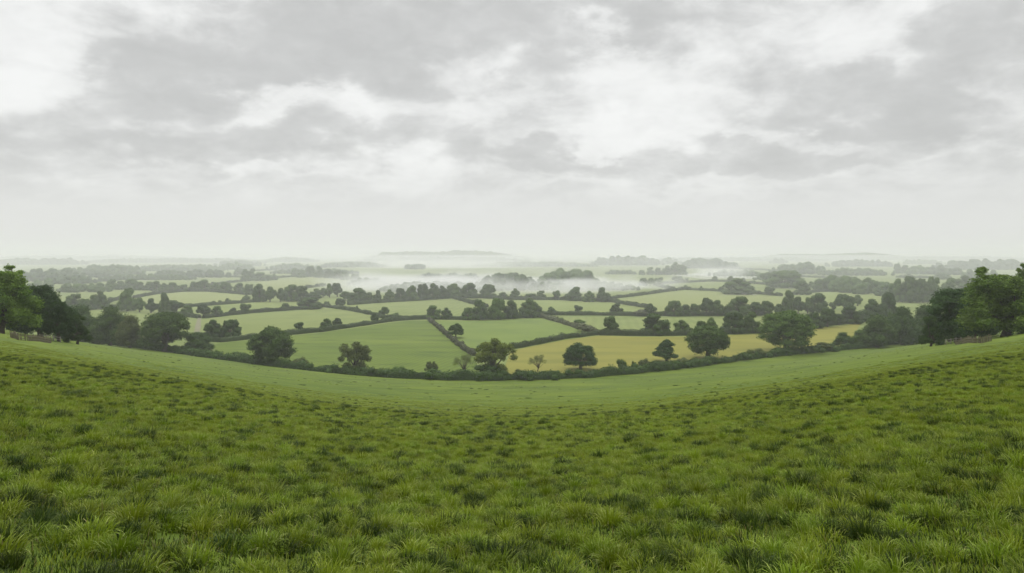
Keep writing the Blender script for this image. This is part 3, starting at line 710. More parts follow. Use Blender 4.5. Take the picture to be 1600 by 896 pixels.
# ---------------------------------------------------------------- hedges
def hedge(label, pts, height, width, tone, leaf, per_m, seed, wav=.32, clumps=0):
    r = np.random.default_rng(seed)
    P = np.array(pts, float)
    # densify
    D = [P[0]]
    for a, c in zip(P[:-1], P[1:]):
        n = max(1, int(np.linalg.norm(c - a) / max(1.2, height*.7)))
        for k in range(1, n + 1): D.append(a + (c - a)*k/n)
    P = np.array(D); n = len(P)
    tan = np.gradient(P, axis=0); tan = unit(tan); nor = np.stack([-tan[:, 1], tan[:, 0]], 1)
    ph = r.uniform(0, 6, 4)
    arc = np.concatenate([[0], np.cumsum(np.linalg.norm(np.diff(P, axis=0), axis=1))])
    def prof(s): return 1 + wav*(.5*np.sin(s/height*.55 + ph[0]) + .35*np.sin(s/height*1.3 + ph[1]) + .4*np.sin(s/height*.17 + ph[2]))
    b = Builder()
    # inner mass
    ang = np.linspace(-.15, math.pi + .15, 9)
    hh = height * prof(arc) * .86; ww = width*.5*(.8 + .3*np.sin(arc/height*.8 + ph[3]))*.86
    zb = ground(P[:, 0], P[:, 1])
    V = np.zeros((n, 9, 3))
    for j, a in enumerate(ang):
        c = math.copysign(abs(math.cos(a))**.6, math.cos(a)); s_ = max(-.1, math.sin(a))
        s_ = math.copysign(abs(s_)**.7, s_)
        jit = 1 + .1*r.normal(size=n)
        V[:, j, :2] = P + nor * (ww*c*jit)[:, None]
        V[:, j, 2] = zb + hh*s_*jit
    id_ = np.arange(n*9).reshape(n, 9)
    b.add(V.reshape(-1, 3), np.stack([id_[:-1, :-1], id_[:-1, 1:], id_[1:, 1:], id_[1:, :-1]], -1).reshape(-1, 4), tone=.4)
    # leaves over it
    k = int(arc[-1] * per_m)
    s = r.uniform(0, arc[-1], k)
    i = np.clip(np.searchsorted(arc, s) - 1, 0, n - 2); f = (s - arc[i])/(arc[i+1] - arc[i] + 1e-9)
    base = P[i]*(1 - f)[:, None] + P[i+1]*f[:, None]; nn = nor[i]
    a = r.uniform(-.05, math.pi + .05, k)
    c = np.sign(np.cos(a))*np.abs(np.cos(a))**.6; sn = np.abs(np.sin(a))**.7
    H = height*prof(s)*r.uniform(.88, 1.1, k); W = width*.5*(.8 + .3*np.sin(s/height*.8 + ph[3]))*r.uniform(.88, 1.12, k)
    C = np.zeros((k, 3)); C[:, :2] = base + nn*(W*c)[:, None]
    C[:, 2] = ground(C[:, 0], C[:, 1]) + H*sn + .05
    N = np.zeros((k, 3)); N[:, :2] = nn*(c*.9)[:, None]; N[:, 2] = sn*.9 + .15
    N = unit(N + r.normal(size=(k, 3))*.5)
    tn = np.clip(.5 + .22*np.sin(s/height*.9 + ph[2]) + r.normal(size=k)*.2, 0, 1)
    leaves(b, C, N, leaf, r, tn)
    if clumps:
        for q in range(clumps):
            sc = r.uniform(0, arc[-1]); i_ = min(n - 2, max(0, np.searchsorted(arc, sc) - 1)); p_ = P[i_] + nor[i_]*r.normal()*width*.3
            zz = float(ground(*p_)); rr = r.uniform(.8, 2.0)*height*.36
            blob_leaves(b, [(p_[0], p_[1], zz + height*r.uniform(.25, 1.0), rr*1.3, rr*1.1, rr)], int(60*rr*rr) + 30, leaf, r)
    o0 = P.mean(0); z0 = float(ground(*o0))
    me = b.mesh('hedge', LEAF[tone])
    me.transform(__import__('mathutils').Matrix.Translation((-o0[0], -o0[1], -z0)))
    return tag(obj('hedge', me, loc=(o0[0], o0[1], z0)), label, 'hedge', 'hedges between the fields')

# the near hedge follows the foot of the hillside in one long curve
us = np.linspace(-.60, .585, 60)
near_pts = []
for u in us:
    D_ = float(np.mean(hedge_range(u + np.linspace(-.03, .03, 7))))
    near_pts.append((u*D_, D_))
hedge('long dark overgrown hedge curving right along the foot of the hillside', near_pts, 2.3, 4.4, 'dark', .42, 110, 901, .5, 420)
for i, (label, h, w, tone, pts) in enumerate(HEDGES):
    d = np.mean([p[1] for p in pts])
    leaf = max(.5, d*.0011)
    hedge(label, pts, h, w, tone, leaf, min(60, 14*(h + w)/leaf/3.2), 910 + i, .22, int(6 + i % 5 * 3))

# ---------------------------------------------------------------- woods: far masses nobody could count
def wood(label, x0, x1, y, h, rows, seed):
    r = np.random.default_rng(seed)
    b = Builder()
    step = h*.48
    n = max(3, int(abs(x1 - x0)/step))
    for row in range(rows):
        for i in range(n):
            t = (i + r.uniform(.15, .85))/n
            edge = min(1, .45 + 2.4*min(t, 1 - t)*min(1, n/6))
            hh = h*edge*r.uniform(.74, 1.04)*(1 - .1*(row == 0))
            cx = x0 + (x1 - x0)*t; cy = y + row*h*1.5 + r.uniform(-.5, .5)*h
            B = []
            for k in range(6):
                a = r.uniform(0, 6.283); q = r.uniform(0, 1)**.6
                B.append((cx + hh*.36*q*math.cos(a), cy + hh*.36*q*math.sin(a), hh*(.2 + .58*math.sqrt(1 - q*q)*r.uniform(.6, 1)), hh*.28, hh*.28, hh*.25))
            B.append((cx, cy, hh*.25, hh*.46, hh*.46, hh*.32))
            blob_leaves(b, B, 120 if y > 2200 else 260, max(.8, hh*.07), r, core=.88, tidy=True)
    z0 = VALLEY
    me = b.mesh('wood', LEAF['mid' if seed % 2 else 'dark'])
    cx = (x0 + x1)/2
    me.transform(__import__('mathutils').Matrix.Translation((-cx, -y, 0)))
    tag(obj('wood', me, loc=(cx, y, z0)), label, kind='stuff')
for i, (label, x0, x1, y, h, rows) in enumerate(WOODS):
    wood(label, x0, x1, y, h, rows, 1200 + i)

# ---------------------------------------------------------------- farm buildings, a few pixels each
def barn(label, x, y, L_, D_, H_, rz):
    root = empty('barn', (x, y, VALLEY), rz)
    tag(root, label, 'barn', 'white farm buildings in the haze')
    b = Builder(); box(b, (0, 0, H_*.3), (L_, D_, H_*.6)); obj('wall', b.mesh('wall', M_WALLW), root)
    b = Builder()
    o_ = .35
    V = [(-L_/2-o_, -D_/2-o_, H_*.6+.003), (L_/2+o_, -D_/2-o_, H_*.6+.003), (L_/2+o_, D_/2+o_, H_*.6+.003), (-L_/2-o_, D_/2+o_, H_*.6+.003), (-L_/2-o_, 0, H_), (L_/2+o_, 0, H_)]
    b.add(V, [(0, 1, 5, 4), (2, 3, 4, 5), (0, 3, 2, 1)], [(0, 4, 3), (1, 2, 5)])
    obj('roof', b.mesh('roof', M_ROOF), root)
    b = Builder(); box(b, (L_*.18, -D_/2 - .03, H_*.22), (L_*.16, .06, H_*.44)); obj('door', b.mesh('door', M_DOOR), root)
def at(X_, Y_):
    y = -VALLEY*1142/(Y_ - 397); return ((X_ - 800)/1142*y, y)
BARNS = [('small white gabled barn before the long hazy wood', -945.0, 1700.0, 7.0, 6.0, 6.5, .3),
         ('long low white barn beside the small gabled one', -918.0, 1712.0, 14.0, 7.0, 4.5, -.1),
         ('white roofed barn far off beneath the very pale wood band', -1105.0, 2420.0, 22.0, 9.0, 6.0, .15),
         ('tiny white shed under the long hazy row of trees', -369.0, 897.0, 3.6, 2.6, 2.0, .1)]
for q in BARNS: barn(*q)

# ---------------------------------------------------------------- slope fences
def fence(label, pts, group):
    P = np.array(pts, float)
    seg = np.linalg.norm(np.diff(P, axis=0), axis=1); arc = np.concatenate([[0], np.cumsum(seg)])
    c0 = P.mean(0); z0 = float(ground(*c0))
    root = empty('fence', (c0[0], c0[1], z0)); tag(root, label, 'fence', group)
    def along(s):
        i = min(len(seg) - 1, max(0, np.searchsorted(arc, s) - 1)); f = (s - arc[i])/seg[i]
        p = P[i]*(1 - f) + P[i+1]*f
        return np.array((p[0] - c0[0], p[1] - c0[1], float(ground(*p)) - z0))
    n = min(95, int(arc[-1]/.55)); r = np.random.default_rng(5)
    st = []
    for v in range(4):
        b = Builder(); hgt = .95 + .1*v
        tube(b, [(0, 0, -.3), (.02*v, .015, hgt*.5), (.05 - .02*v, .03, hgt)], [.075, .068, .05], 6)
        st.append(b.mesh('stake', M_FENCE, True))
    for k in range(n):
        p = along(arc[-1]*(k + .5)/n)
        o = obj('stake', st[r.integers(4)], root, tuple(p)); o.rotation_euler = (r.normal()*.06, r.normal()*.08, r.uniform(0, 6))
    for hz in (.32, .72):
        b = Builder()
        pts3 = [along(s) + np.array((0, .08, hz)) for s in np.linspace(.05, arc[-1] - .05, 16)]
        tube(b, pts3, [.055]*16, 6)
        obj('rail', b.mesh('rail', M_FENCE, True), root)
fence('rough brown stake fence below the dark many trunked tree and bright leafy tree', FENCES[0], 'stake fences on the slopes')
fence('rough brown stake fence below the dark leaning tree', FENCES[1], 'stake fences on the slopes')

def post_rail(label, a, c, group):
    a = np.array(a); c = np.array(c); c0 = (a + c)/2; z0 = float(ground(*c0))
    root = empty('fence', (c0[0], c0[1], z0)); tag(root, label, 'fence', group)
    b = Builder(); box(b, (0, 0, .45), (.14, .14, 1.5)); pm = b.mesh('post', M_RAIL)
    Pn = []
    for t in np.linspace(0, 1, 4):
        p = a + (c - a)*t; q = np.array((p[0] - c0[0], p[1] - c0[1], float(ground(*p)) - z0)); Pn.append(q)
        obj('post', pm, root, tuple(q))
    for hz in (.55, 1.02):
        b = Builder(); tube(b, [q + np.array((0, -.1, hz)) for q in Pn], [.06]*4, 6); obj('rail', b.mesh('rail', M_RAIL, True), root)
post_rail('pale post and rail fence under the dark many trunked tree', *RAILS[0], 'post and rail fences')
post_rail('short pale post and rail fence under the dark leaning tree', *RAILS[1], 'post and rail fences')

# ---------------------------------------------------------------- grass: tussocks and short sward, one stuff object
def grass_material(name, dark, light, tip):
    m, N, L = new_mat(name)
    out = N.new('ShaderNodeOutputMaterial')
    at_ = N.new('ShaderNodeAttribute'); at_.attribute_name = 'tone'
    oi = N.new('ShaderNodeObjectInfo')
    rp = N.new('ShaderNodeValToRGB'); e = rp.color_ramp.elements
    e[0].position = 0; e[0].color = (*dark, 1); e[1].position = .62; e[1].color = (*light, 1)
    t = e.new(.86); t.color = (*tip, 1); t2 = e.new(1.0); t2.color = (.22, .19, .07, 1)
    L.new(at_.outputs['Fac'], rp.inputs[0])
    hs = N.new('ShaderNodeHueSaturation')
    mp = N.new('ShaderNodeMapRange'); mp.inputs[3].default_value = .75; mp.inputs[4].default_value = 1.25
    mh = N.new('ShaderNodeMapRange'); mh.inputs[3].default_value = .480; mh.inputs[4].default_value = .502
    wn = N.new('ShaderNodeTexWhiteNoise'); wn.noise_dimensions = '1D'
    L.new(oi.outputs['Random'], mp.inputs[0]); L.new(oi.outputs['Random'], wn.inputs['W']); L.new(wn.outputs['Value'], mh.inputs[0])
    L.new(mp.outputs[0], hs.inputs['Value']); L.new(mh.outputs[0], hs.inputs['Hue']); L.new(rp.outputs[0], hs.inputs['Color'])
    p = N.new('ShaderNodeBsdfPrincipled'); p.inputs['Roughness'].default_value = .55; p.inputs['Specular IOR Level'].default_value = .16
    tr = N.new('ShaderNodeBsdfTranslucent'); ms = N.new('ShaderNodeMixShader'); ms.inputs[0].default_value = .3
    L.new(hs.outputs[0], p.inputs['Base Color']); L.new(hs.outputs[0], tr.inputs['Color'])
    L.new(p.outputs[0], ms.inputs[1]); L.new(tr.outputs[0], ms.inputs[2]); L.new(ms.outputs[0], out.inputs[0])
    return m
M_TUSS = grass_material('tussock_blades', (.076, .140, .004), (.165, .246, .010), (.330, .400, .100))
M_SHADE = grass_material('painted_shade_blades', (.012, .028, .003), (.036, .068, .006), (.110, .160, .030))  # very dark green: shade of the hollows between tufts, put into blade colour
M_SWARD = grass_material('sward_blades', (.106, .164, .006), (.174, .240, .013), (.240, .300, .040))

def blades(seed, n, rad, lmin, lmax, width, arch, dry, mat):
    r = np.random.default_rng(seed); b = Builder(); k = 6
    t = np.linspace(0, 1, k)
    for i in range(n):
        a = r.uniform(0, 6.283); q = rad*math.sqrt(r.random())
        base = np.array((q*math.cos(a), q*math.sin(a), -.02))
        out = a + r.normal()*.6
        d = np.array((math.cos(out), math.sin(out)))
        ln = r.uniform(lmin, lmax); bend = r.uniform(.25, 1)*arch*(.4 + .6*q/rad)
        th = np.cumsum(np.full(k, bend*1.9/k)*np.linspace(.4, 1.7, k))
        dx = np.concatenate([[0], np.cumsum(np.sin(th[:-1])*ln/(k-1))]); dz = np.concatenate([[0], np.cumsum(np.cos(th[:-1])*ln/(k-1))])
        side = np.array((-d[1], d[0], 0)) ; tw = r.normal()*.5
        side = side*math.cos(tw) + np.array((d[0], d[1], 0))*math.sin(tw)
        c = base + np.stack([d[0]*dx, d[1]*dx, dz], 1)
        w = width*r.uniform(.6, 1.25)*(1 - t**1.6)*.5 + .0006
        V = np.concatenate([c - side*w[:, None], c + side*w[:, None]])
        Qb = [(j, k+j, k+j+1, j+1) for j in range(k-1)]
        isdry = r.random() < dry
        tn = np.clip(.15 + .32*r.random() + .26*t + (.30 if r.random() < .13 else 0), 0, .86) if not isdry else np.full(k, .97)  # a random few blades get the pale tip colour as painted highlights
        b.add(V, Qb, tone=np.concatenate([tn, tn]))
    return b.mesh('blades', mat)

src = bpy.data.collections.new('grass_sources')
defs = [blades(1, 260, .105, .10, .20, .0078, 1.9, .008, M_TUSS), blades(2, 270, .125, .09, .185, .0072, 2.1, .012, M_TUSS),
        blades(3, 220, .09, .11, .22, .008, 1.7, .004, M_TUSS), blades(4, 260, .12, .085, .17, .0072, 2.2, .020, M_TUSS),
        blades(5, 110, .22, .04, .10, .006, 1.4, .05, M_SWARD), blades(6, 120, .24, .04, .09, .006, 1.5, .10, M_SWARD), blades(7, 100, .22, .045, .11, .006, 1.3, .03, M_SWARD),
        blades(8, 90, .24, .03, .08, .008, 1.4, .02, M_SHADE), blades(9, 90, .24, .03, .09, .008, 1.2, .06, M_SHADE),
        blades(10, 210, .12, .10, .20, .008, 1.5, .0, M_SHADE)]
for i, me in enumerate(defs):
    src.objects.link(bpy.data.objects.new('grass_source_%d' % i, me))

def scatter():
    P, Rz, Sc, Ix = [], [], [], []
    def layer(y0, y1, sp, ids, smin, smax, half, zs=1.0, prob=None, lim=None, jit=.42, long=None):
        y = y0
        while y < y1:
            w = half*y + 2.5
            n = int(2*w/sp)
            x = -w + (np.arange(n) + rng.uniform(-.5, .5, n))*sp
            # rows follow the contour of the bowl-shaped slope, as grazed tussocks do
            yy = y*(1 + .24*np.clip(x/(y + 3), -1.1, 1.1)**2) + rng.uniform(-jit, jit, n)*sp
            keep = np.ones(n, bool) if prob is None else rng.random(n) < prob(x, yy)
            if lim is not None: keep &= slope_param(x, yy) < lim
            x, yy = x[keep], yy[keep]; n = len(x)
            P.append(np.stack([x, yy, ground(x, yy)], 1)); Rz.append(rng.uniform(0, 6.283, n) if long is None else rng.normal(size=n)*.12 + np.arctan(.5*x/(y + 3)))
            s = rng.uniform(smin, smax, n)
            Sc.append(np.stack([s*(1 if long is None else rng.uniform(1, long, n)), s, s*zs*rng.uniform(.8, 1.15, n)], 1)); Ix.append(rng.choice(ids, n))
            y += sp
    clump = lambda x, y: .35 + .65*(np.sin(x*1.1 + 2*np.sin(y*.7)) * np.sin(y*1.3 + 1.5*np.sin(x*.5)) > -.35)
    patch = lambda x, y: .12 + .88*(np.sin(x*.9 + 2*np.sin(y*.5)) * np.sin(y*.8 + 1.7*np.sin(x*.37)) > .25)
    fade = lambda a, b_: (lambda x, y: np.clip((b_ - np.hypot(x, y))/(b_ - a), 0, 1))
    layer(2.2, 16, .33, [0, 1, 2, 3], .70, 1.40, .95, 1.0, lambda x, y: .42 + .38*clump(x, y))
    layer(15, 36, .42, [0, 1, 2, 3], .75, 1.4, .92, .85, lambda x, y: .25 + .45*clump(x, y))
    layer(34, 76, .70, [0, 1, 2, 3], .60, 1.15, .88, .60, lambda x, y: .4*clump(x, y)*fade(36, 74)(x, y))
    layer(2.2, 16, .40, [9], .7, 1.25, .95, 1.0, lambda x, y: .62 - .2*clump(x, y), jit=.36)  # dark-coloured tufts imitate shaded hollows among the tussocks
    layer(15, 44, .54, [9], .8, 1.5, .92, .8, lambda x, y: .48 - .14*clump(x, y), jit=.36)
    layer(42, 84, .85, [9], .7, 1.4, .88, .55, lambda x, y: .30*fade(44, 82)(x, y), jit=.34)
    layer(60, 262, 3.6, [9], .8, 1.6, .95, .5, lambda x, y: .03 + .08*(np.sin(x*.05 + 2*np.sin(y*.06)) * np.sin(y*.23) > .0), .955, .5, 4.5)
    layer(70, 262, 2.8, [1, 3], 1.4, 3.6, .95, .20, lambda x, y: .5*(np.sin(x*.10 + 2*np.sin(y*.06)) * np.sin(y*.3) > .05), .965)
    layer(2.2, 14, .24, [7, 8], .75, 1.3, .95)  # low dark blades paint the gap floor as if in shade
    layer(2.2, 22, .24, [4, 5, 6], .8, 1.4, .95, 1.0, lambda x, y: np.clip((y - 2)/12, .35, 1))
    layer(21, 46, .30, [4, 5, 6], 1.0, 1.7, .92, .7)
    layer(45, 105, .55, [4, 5, 6], 1.3, 2.2, .88, .4, lambda x, y: np.clip((105 - y)/50, 0, .9))
    return np.concatenate(P), np.concatenate(Rz), np.concatenate(Sc), np.concatenate(Ix)
P, Rz, Sc, Ix = scatter()
print('grass tufts', len(P))
me = bpy.data.meshes.new('grass')
me.vertices.add(len(P)); me.vertices.foreach_set('co', P.astype(np.float32).ravel())
a = me.attributes.new('turn', 'FLOAT', 'POINT'); a.data.foreach_set('value', Rz.astype(np.float32))
a = me.attributes.new('size', 'FLOAT_VECTOR', 'POINT'); a.data.foreach_set('vector', Sc.astype(np.float32).ravel())
a = me.attributes.new('pick', 'INT', 'POINT'); a.data.foreach_set('value', Ix.astype(np.int32))
gr = obj('grass', me); tag(gr, 'tussocky green hill grass with short sward between the tufts', kind='stuff')
ng = bpy.data.node_groups.new('scatter_grass', 'GeometryNodeTree')
ng.interface.new_socket('Geometry', in_out='INPUT', socket_type='NodeSocketGeometry')
ng.interface.new_socket('Geometry', in_out='OUTPUT', socket_type='NodeSocketGeometry')
gi = ng.nodes.new('NodeGroupInput'); go = ng.nodes.new('NodeGroupOutput')
iop = ng.nodes.new('GeometryNodeInstanceOnPoints'); ci = ng.nodes.new('GeometryNodeCollectionInfo')
ci.inputs['Collection'].default_value = src; ci.inputs['Separate Children'].default_value = True; ci.inputs['Reset Children'].default_value = True
def nattr(n, t):
    q = ng.nodes.new('GeometryNodeInputNamedAttribute'); q.data_type = t; q.inputs[0].default_value = n; return q.outputs[0]
cx = ng.nodes.new('ShaderNodeCombineXYZ')
ng.links.new(nattr('turn', 'FLOAT'), cx.inputs[2]); ng.links.new(cx.outputs[0], iop.inputs['Rotation'])
ng.links.new(nattr('size', 'FLOAT_VECTOR'), iop.inputs['Scale'])
ng.links.new(nattr('pick', 'INT'), iop.inputs['Instance Index'])
iop.inputs['Pick Instance'].default_value = True
ng.links.new(gi.outputs[0], iop.inputs['Points']); ng.links.new(ci.outputs[0], iop.inputs['Instance']); ng.links.new(iop.outputs[0], go.inputs[0])
md = gr.modifiers.new('scatter', 'NODES'); md.node_group = ng

# ---------------------------------------------------------------- air: haze and mist
def cube(name, lo, hi, mat, label):
    b = Builder(); c = [(l + h)/2 for l, h in zip(lo, hi)]; d = [h - l for l, h in zip(lo, hi)]
    box(b, (0, 0, 0), d)
    o = obj(name, b.mesh(name, mat), loc=c); tag(o, label, kind='stuff'); return o
m, N, L = new_mat('haze_air')
out = N.new('ShaderNodeOutputMaterial'); pv = N.new('ShaderNodeVolumePrincipled')
pv.inputs['Color'].default_value = (.955, .96, 1.0, 1); pv.inputs['Density'].default_value = 2.2e-4; pv.inputs['Density Attribute'].default_value = ''
pv.inputs['Anisotropy'].default_value = .3
L.new(pv.outputs[0], out.inputs['Volume'])
cube('haze', (-REACH - 200, -400, VALLEY - 1.5), (REACH + 200, REACH + 200, 62), m, 'pale wet haze over the whole valley')

m, N, L = new_mat('thin_mist_air')
out = N.new('ShaderNodeOutputMaterial'); pv = N.new('ShaderNodeVolumePrincipled')
pv.inputs['Color'].default_value = (.955, .965, 1.0, 1); pv.inputs['Density'].default_value = 2.4e-4; pv.inputs['Density Attribute'].default_value = ''
pv.inputs['Anisotropy'].default_value = .3
L.new(pv.outputs[0], out.inputs['Volume'])
cube('mist', (-REACH - 100, 430, VALLEY - 1.0), (REACH + 100, REACH + 100, -5), m, 'thin ground mist lying over the whole valley floor')

def mist(label, lo, hi, dens, scale, thr, seed):
    m, N, L = new_mat('mist_air')
    out = N.new('ShaderNodeOutputMaterial'); pv = N.new('ShaderNodeVolumePrincipled')
    pv.inputs['Color'].default_value = (.99, .99, .99, 1); pv.inputs['Density Attribute'].default_value = ''; pv.inputs['Anisotropy'].default_value = .2
    tc = N.new('ShaderNodeTexCoord')
    mp = N.new('ShaderNodeMapping'); mp.inputs['Location'].default_value = (seed*3.1, seed*1.7, 0); mp.inputs['Scale'].default_value = (.8, .5, 2.4)
    L.new(tc.outputs['Object'], mp.inputs[0])
    n = N.new('ShaderNodeTexNoise'); n.inputs['Scale'].default_value = scale; n.inputs['Detail'].default_value = 4; n.inputs['Distortion'].default_value = .6
    L.new(mp.outputs[0], n.inputs['Vector'])
    def math_(op, a, b_=None, clamp=False):
        q = N.new('ShaderNodeMath'); q.operation = op; q.use_clamp = clamp
        for i, v in enumerate((a, b_)):
            if v is None: continue
            if isinstance(v, (int, float)): q.inputs[i].default_value = v
            else: L.new(v, q.inputs[i])
        return q.outputs[0]
    nm = N.new('ShaderNodeMapping'); nm.inputs['Scale'].default_value = tuple(1/(h - l) for l, h in zip(lo, hi)); nm.inputs['Location'].default_value = (.5, .5, .5)
    L.new(tc.outputs['Object'], nm.inputs[0])
    sp = N.new('ShaderNodeSeparateXYZ'); L.new(nm.outputs[0], sp.inputs[0])
    fac = None
    for i, soft in ((0, .36), (1, .26), (2, None)):
        v = sp.outputs[i]
        if soft is None:   # thick near the ground, dissolving upward
            e_ = math_('MULTIPLY', math_('SUBTRACT', 1.0, v), 1.5, True)
        else:
            e_ = math_('DIVIDE', math_('MINIMUM', v, math_('SUBTRACT', 1.0, v)), soft, True)
        fac = e_ if fac is None else math_('MULTIPLY', fac, e_)
    # noise threshold falls where the envelope is full
    t = math_('SUBTRACT', n.outputs[0], math_('SUBTRACT', thr + .28, math_('MULTIPLY', fac, .28)))
    t = math_('MULTIPLY', t, 3.2, True)
    d = math_('MULTIPLY', math_('MULTIPLY', t, fac), dens)
    L.new(d, pv.inputs['Density']); L.new(pv.outputs[0], out.inputs['Volume'])
    return cube('mist', lo, hi, m, label)
mist('main bank of ground mist lying across mid valley before the dark wood', (-340, 690, VALLEY), (140, 1400, -22), .028, .0085, .335, 1)
mist('ragged trailing mist drifting past the dark rounded canopy', (-120, 700, VALLEY), (275, 1300, -23), .028, .012, .355, 4)
mist('farther bank of mist lying under the skyline ridge', (-760, 2000, VALLEY), (330, 3200, 2), .0045, .0042, .31, 2)
mist('small wisp of mist among the far hedges', (350, 1300, VALLEY), (500, 1750, -8), .009, .012, .34, 3)

# ---------------------------------------------------------------- sky
w = bpy.data.worlds.new('World'); scene.world = w; w.use_nodes = True
SUN_EL, SUN_AZ = math.radians(50), math.radians(345)
N = w.node_tree.nodes; L = w.node_tree.links; N.clear()
out = N.new('ShaderNodeOutputWorld'); bg = N.new('ShaderNodeBackground'); bg.inputs['Strength'].default_value = .1
L.new(bg.outputs[0], out.inputs[0])
sky = N.new('ShaderNodeTexSky'); sky.sky_type = 'NISHITA'; sky.sun_disc = False; sky.sun_elevation = SUN_EL; sky.sun_rotation = SUN_AZ
tc = N.new('ShaderNodeTexCoord'); sp = N.new('ShaderNodeSeparateXYZ'); L.new(tc.outputs['Generated'], sp.inputs[0])
def M(op, a, b_=None, c=None, clamp=False):
    q = N.new('ShaderNodeMath'); q.operation = op; q.use_clamp = clamp
    for i, v in enumerate((a, b_, c)):
        if v is None: continue
        if isinstance(v, (int, float)): q.inputs[i].default_value = v
        else: L.new(v, q.inputs[i])
    return q.outputs[0]
az = M('ARCTAN2', sp.outputs[0], sp.outputs[1])
hyp = M('SQRT', M('ADD', M('MULTIPLY', sp.outputs[0], sp.outputs[0]), M('MULTIPLY', sp.outputs[1], sp.outputs[1])))
el = M('DIVIDE', sp.outputs[2], M('MAXIMUM', hyp, .02))
elc = M('MAXIMUM', el, 0.0)
# billows: flattened toward the horizon as a real cloud deck is
def deck_vec(kx, ky, off, lift=0.0):
    c = N.new('ShaderNodeCombineXYZ')
    e_ = elc if not lift else M('ADD', elc, lift)
    L.new(M('MULTIPLY', az, kx), c.inputs[0]); L.new(M('MULTIPLY', M('POWER', e_, .8), ky), c.inputs[1]); c.inputs[2].default_value = off
    return c.outputs[0]
def NZ(vec, scale, detail=8, rough=.55, dist=0.0):
    n = N.new('ShaderNodeTexNoise'); n.inputs['Scale'].default_value = scale; n.inputs['Detail'].default_value = detail
    n.inputs['Roughness'].default_value = rough; n.inputs['Distortion'].default_value = dist
    L.new(vec, n.inputs['Vector']); return n
wv = NZ(deck_vec(6.0, 10.0, 2.0), 1.0, 6, .58)
sw = N.new('ShaderNodeSeparateColor'); L.new(wv.outputs['Color'], sw.inputs[0])
azw = M('ADD', az, M('MULTIPLY', M('SUBTRACT', sw.outputs[0], .5), .36))
elw = M('ADD', el, M('MULTIPLY', M('SUBTRACT', sw.outputs[1], .5), .19))
CLOUDS = [  # azimuth px, height px on a 1600-wide picture: centre, half extents, tilt, weight (+ bright, - grey)
    (110, 50, 190, 80, 24, .6), (-40, 110, 160, 100, 0, .35),
    (130, 195, 330, 55, 20, -.9), (420, 85, 230, 80, 14, -.9), (640, 50, 200, 70, 0, -.75), (560, 130, 260, 26, 0, -.35), (850, 40, 90, 70, -30, -.6),
    (770, 105, 60, 40, 35, .7), (960, 90, 60, 50, -20, .6), (1060, 140, 170, 70, 10, .9), (1000, 10, 170, 24, -5, -.7), (1110, 55, 110, 22, -18, -.45),
    (1350, 45, 80, 55, 0, .8), (1330, 150, 170, 46, -16, -1.0), (1470, 195, 130, 34, 0, -.7), (1540, 50, 100, 70, 0, -.7), (1595, 185, 40, 34, 0, .6),
    (400, 170, 190, 22, 10, .9), (350, 222, 240, 24, 4, -.55), (620, 225, 180, 18, 0, -.4), (660, 170, 190, 22, 4, .5), (950, 205, 44, 26, -40, .8),
    (860, 240, 100, 18, -10, -.6), (1150, 248, 210, 26, -3, -.7), (1230, 214, 130, 14, -6, .5), (1440, 236, 140, 13, 0, .5), (420, 262, 110, 12, 0, .5), (640, 265, 120, 14, 0, .35), (1080, 284, 250, 10, 0, .5), (90, 270, 160, 14, 5, -.35), (90, 250, 150, 12, 5, .3),
]
total = None
for (X_, Y_, rx, ry, tilt, amp) in CLOUDS:
    u = (X_ - 800)/1142; a0 = math.atan(u); e0 = (397 - Y_)/1142/math.sqrt(1 + u*u)
    ca, sa = math.cos(math.radians(tilt)), math.sin(math.radians(tilt))
    dx = M('SUBTRACT', azw, a0); dy = M('SUBTRACT', elw, e0)
    p1 = M('DIVIDE', M('ADD', M('MULTIPLY', dx, ca), M('MULTIPLY', dy, sa)), rx/1142)
    p2 = M('DIVIDE', M('SUBTRACT', M('MULTIPLY', dy, ca), M('MULTIPLY', dx, sa)), ry/1142)
    d2 = M('ADD', M('MULTIPLY', p1, p1), M('MULTIPLY', p2, p2))
    g = M('MULTIPLY', M('EXPONENT', M('MULTIPLY', M('MULTIPLY', d2, d2), -.8)), amp)
    total = g if total is None else M('ADD', total, g)
n1 = NZ(deck_vec(7.5, 13.0, 0.3), 1.0, 8, .56, .4); n2 = NZ(deck_vec(19, 32, 5.1), 1.0, 7, .6, .3)
n3 = NZ(deck_vec(7.5, 13.0, 0.3, .020), 1.0, 8, .56, .4)
crest = M('MULTIPLY', M('SUBTRACT', n3.outputs[0], n1.outputs[0]), 3.2)
total = M('ADD', total, crest)
f = M('ADD', total, M('ADD', M('MULTIPLY', M('SUBTRACT', n1.outputs[0], .5), 3.0), M('MULTIPLY', M('SUBTRACT', n2.outputs[0], .5), 1.5)))
f = M('MULTIPLY_ADD', M('TANH', M('MULTIPLY', f, 1.25)), .45, .5)
f = M('ADD', f, M('MULTIPLY', M('SUBTRACT', n2.outputs[0], .5), .34))
f = M('ADD', f, M('MULTIPLY', M('SUBTRACT', n1.outputs[0], .5), .30), clamp=True)
ss = N.new('ShaderNodeMapRange'); L.new(f, ss.inputs[0])
ss.inputs[3].default_value = 5.6; ss.inputs[4].default_value = 9.4
# the deck melts into an even pale veil near the horizon
veil = N.new('ShaderNodeMapRange'); veil.interpolation_type = 'SMOOTHSTEP'; L.new(el, veil.inputs[0]); veil.inputs[1].default_value = .035; veil.inputs[2].default_value = .13
vm = N.new('ShaderNodeMix'); vm.data_type = 'FLOAT'; L.new(veil.outputs[0], vm.inputs[0]); vm.inputs[2].default_value = 7.6; L.new(ss.outputs[0], vm.inputs[3])
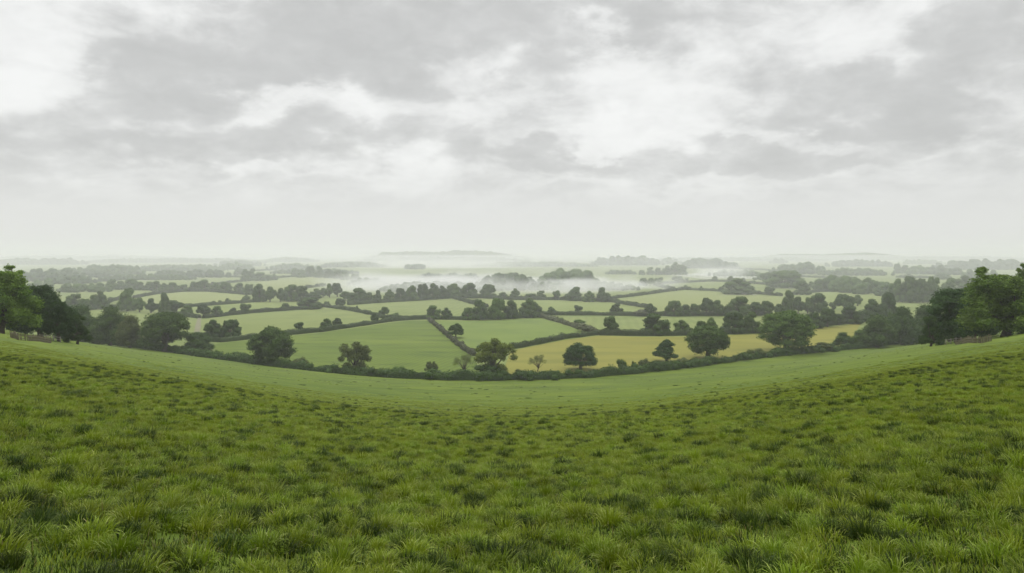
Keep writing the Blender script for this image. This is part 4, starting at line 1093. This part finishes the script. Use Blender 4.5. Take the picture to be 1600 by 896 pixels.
# an overcast sky is brighter overhead than at the horizon
zen = N.new('ShaderNodeMapRange'); zen.interpolation_type = 'SMOOTHSTEP'; L.new(sp.outputs[2], zen.inputs[0])
zen.inputs[1].default_value = .36; zen.inputs[2].default_value = .95; zen.inputs[3].default_value = 1.0; zen.inputs[4].default_value = 2.3
val = M('MULTIPLY', vm.outputs[0], zen.outputs[0])
tint = N.new('ShaderNodeCombineColor'); L.new(M('MULTIPLY', val, .992), tint.inputs[0]); L.new(val, tint.inputs[1]); L.new(M('MULTIPLY', val, .985), tint.inputs[2])
mx = N.new('ShaderNodeMix'); mx.data_type = 'RGBA'; mx.inputs[0].default_value = .97
L.new(sky.outputs[0], mx.inputs[6]); L.new(tint.outputs[0], mx.inputs[7]); L.new(mx.outputs[2], bg.inputs['Color'])

sun = bpy.data.lights.new('sun', 'SUN'); sun.energy = 1.6; sun.angle = math.radians(12); sun.color = (1, .985, .96)
so = bpy.data.objects.new('sun', sun); link(so)
# azimuth measured clockwise from north (+y)
dvec = (math.sin(SUN_AZ)*math.cos(SUN_EL), math.cos(SUN_AZ)*math.cos(SUN_EL), math.sin(SUN_EL))
so.rotation_euler = __import__('mathutils').Vector(dvec).to_track_quat('Z', 'Y').to_euler()
so.location = (0, -60, 50)

# ---------------------------------------------------------------- camera and render settings
cam = bpy.data.cameras.new('camera'); cam.sensor_width = 36; cam.lens = 36*1142/1600
cam.shift_y = -(448 - 397)/1600
cam.clip_start = .05; cam.clip_end = 60000
co_ = bpy.data.objects.new('camera', cam); link(co_)
co_.location = (0, 0, 0); co_.rotation_euler = (math.radians(90), 0, 0)
scene.camera = co_

scene.render.engine = 'CYCLES'
cy = scene.cycles
cy.max_bounces = 6; cy.diffuse_bounces = 3; cy.glossy_bounces = 1; cy.transmission_bounces = 3; cy.transparent_max_bounces = 8; cy.volume_bounces = 1
cy.volume_step_rate = 1.0; cy.volume_max_steps = 128
cy.use_denoising = True
try: cy.denoiser = 'OPENIMAGEDENOISE'
except Exception: pass
cy.sample_clamp_indirect = 4
vs = scene.view_settings
vs.view_transform = 'Standard'; vs.look = 'None'; vs.exposure = 0; vs.gamma = 1; vs.use_curve_mapping = False
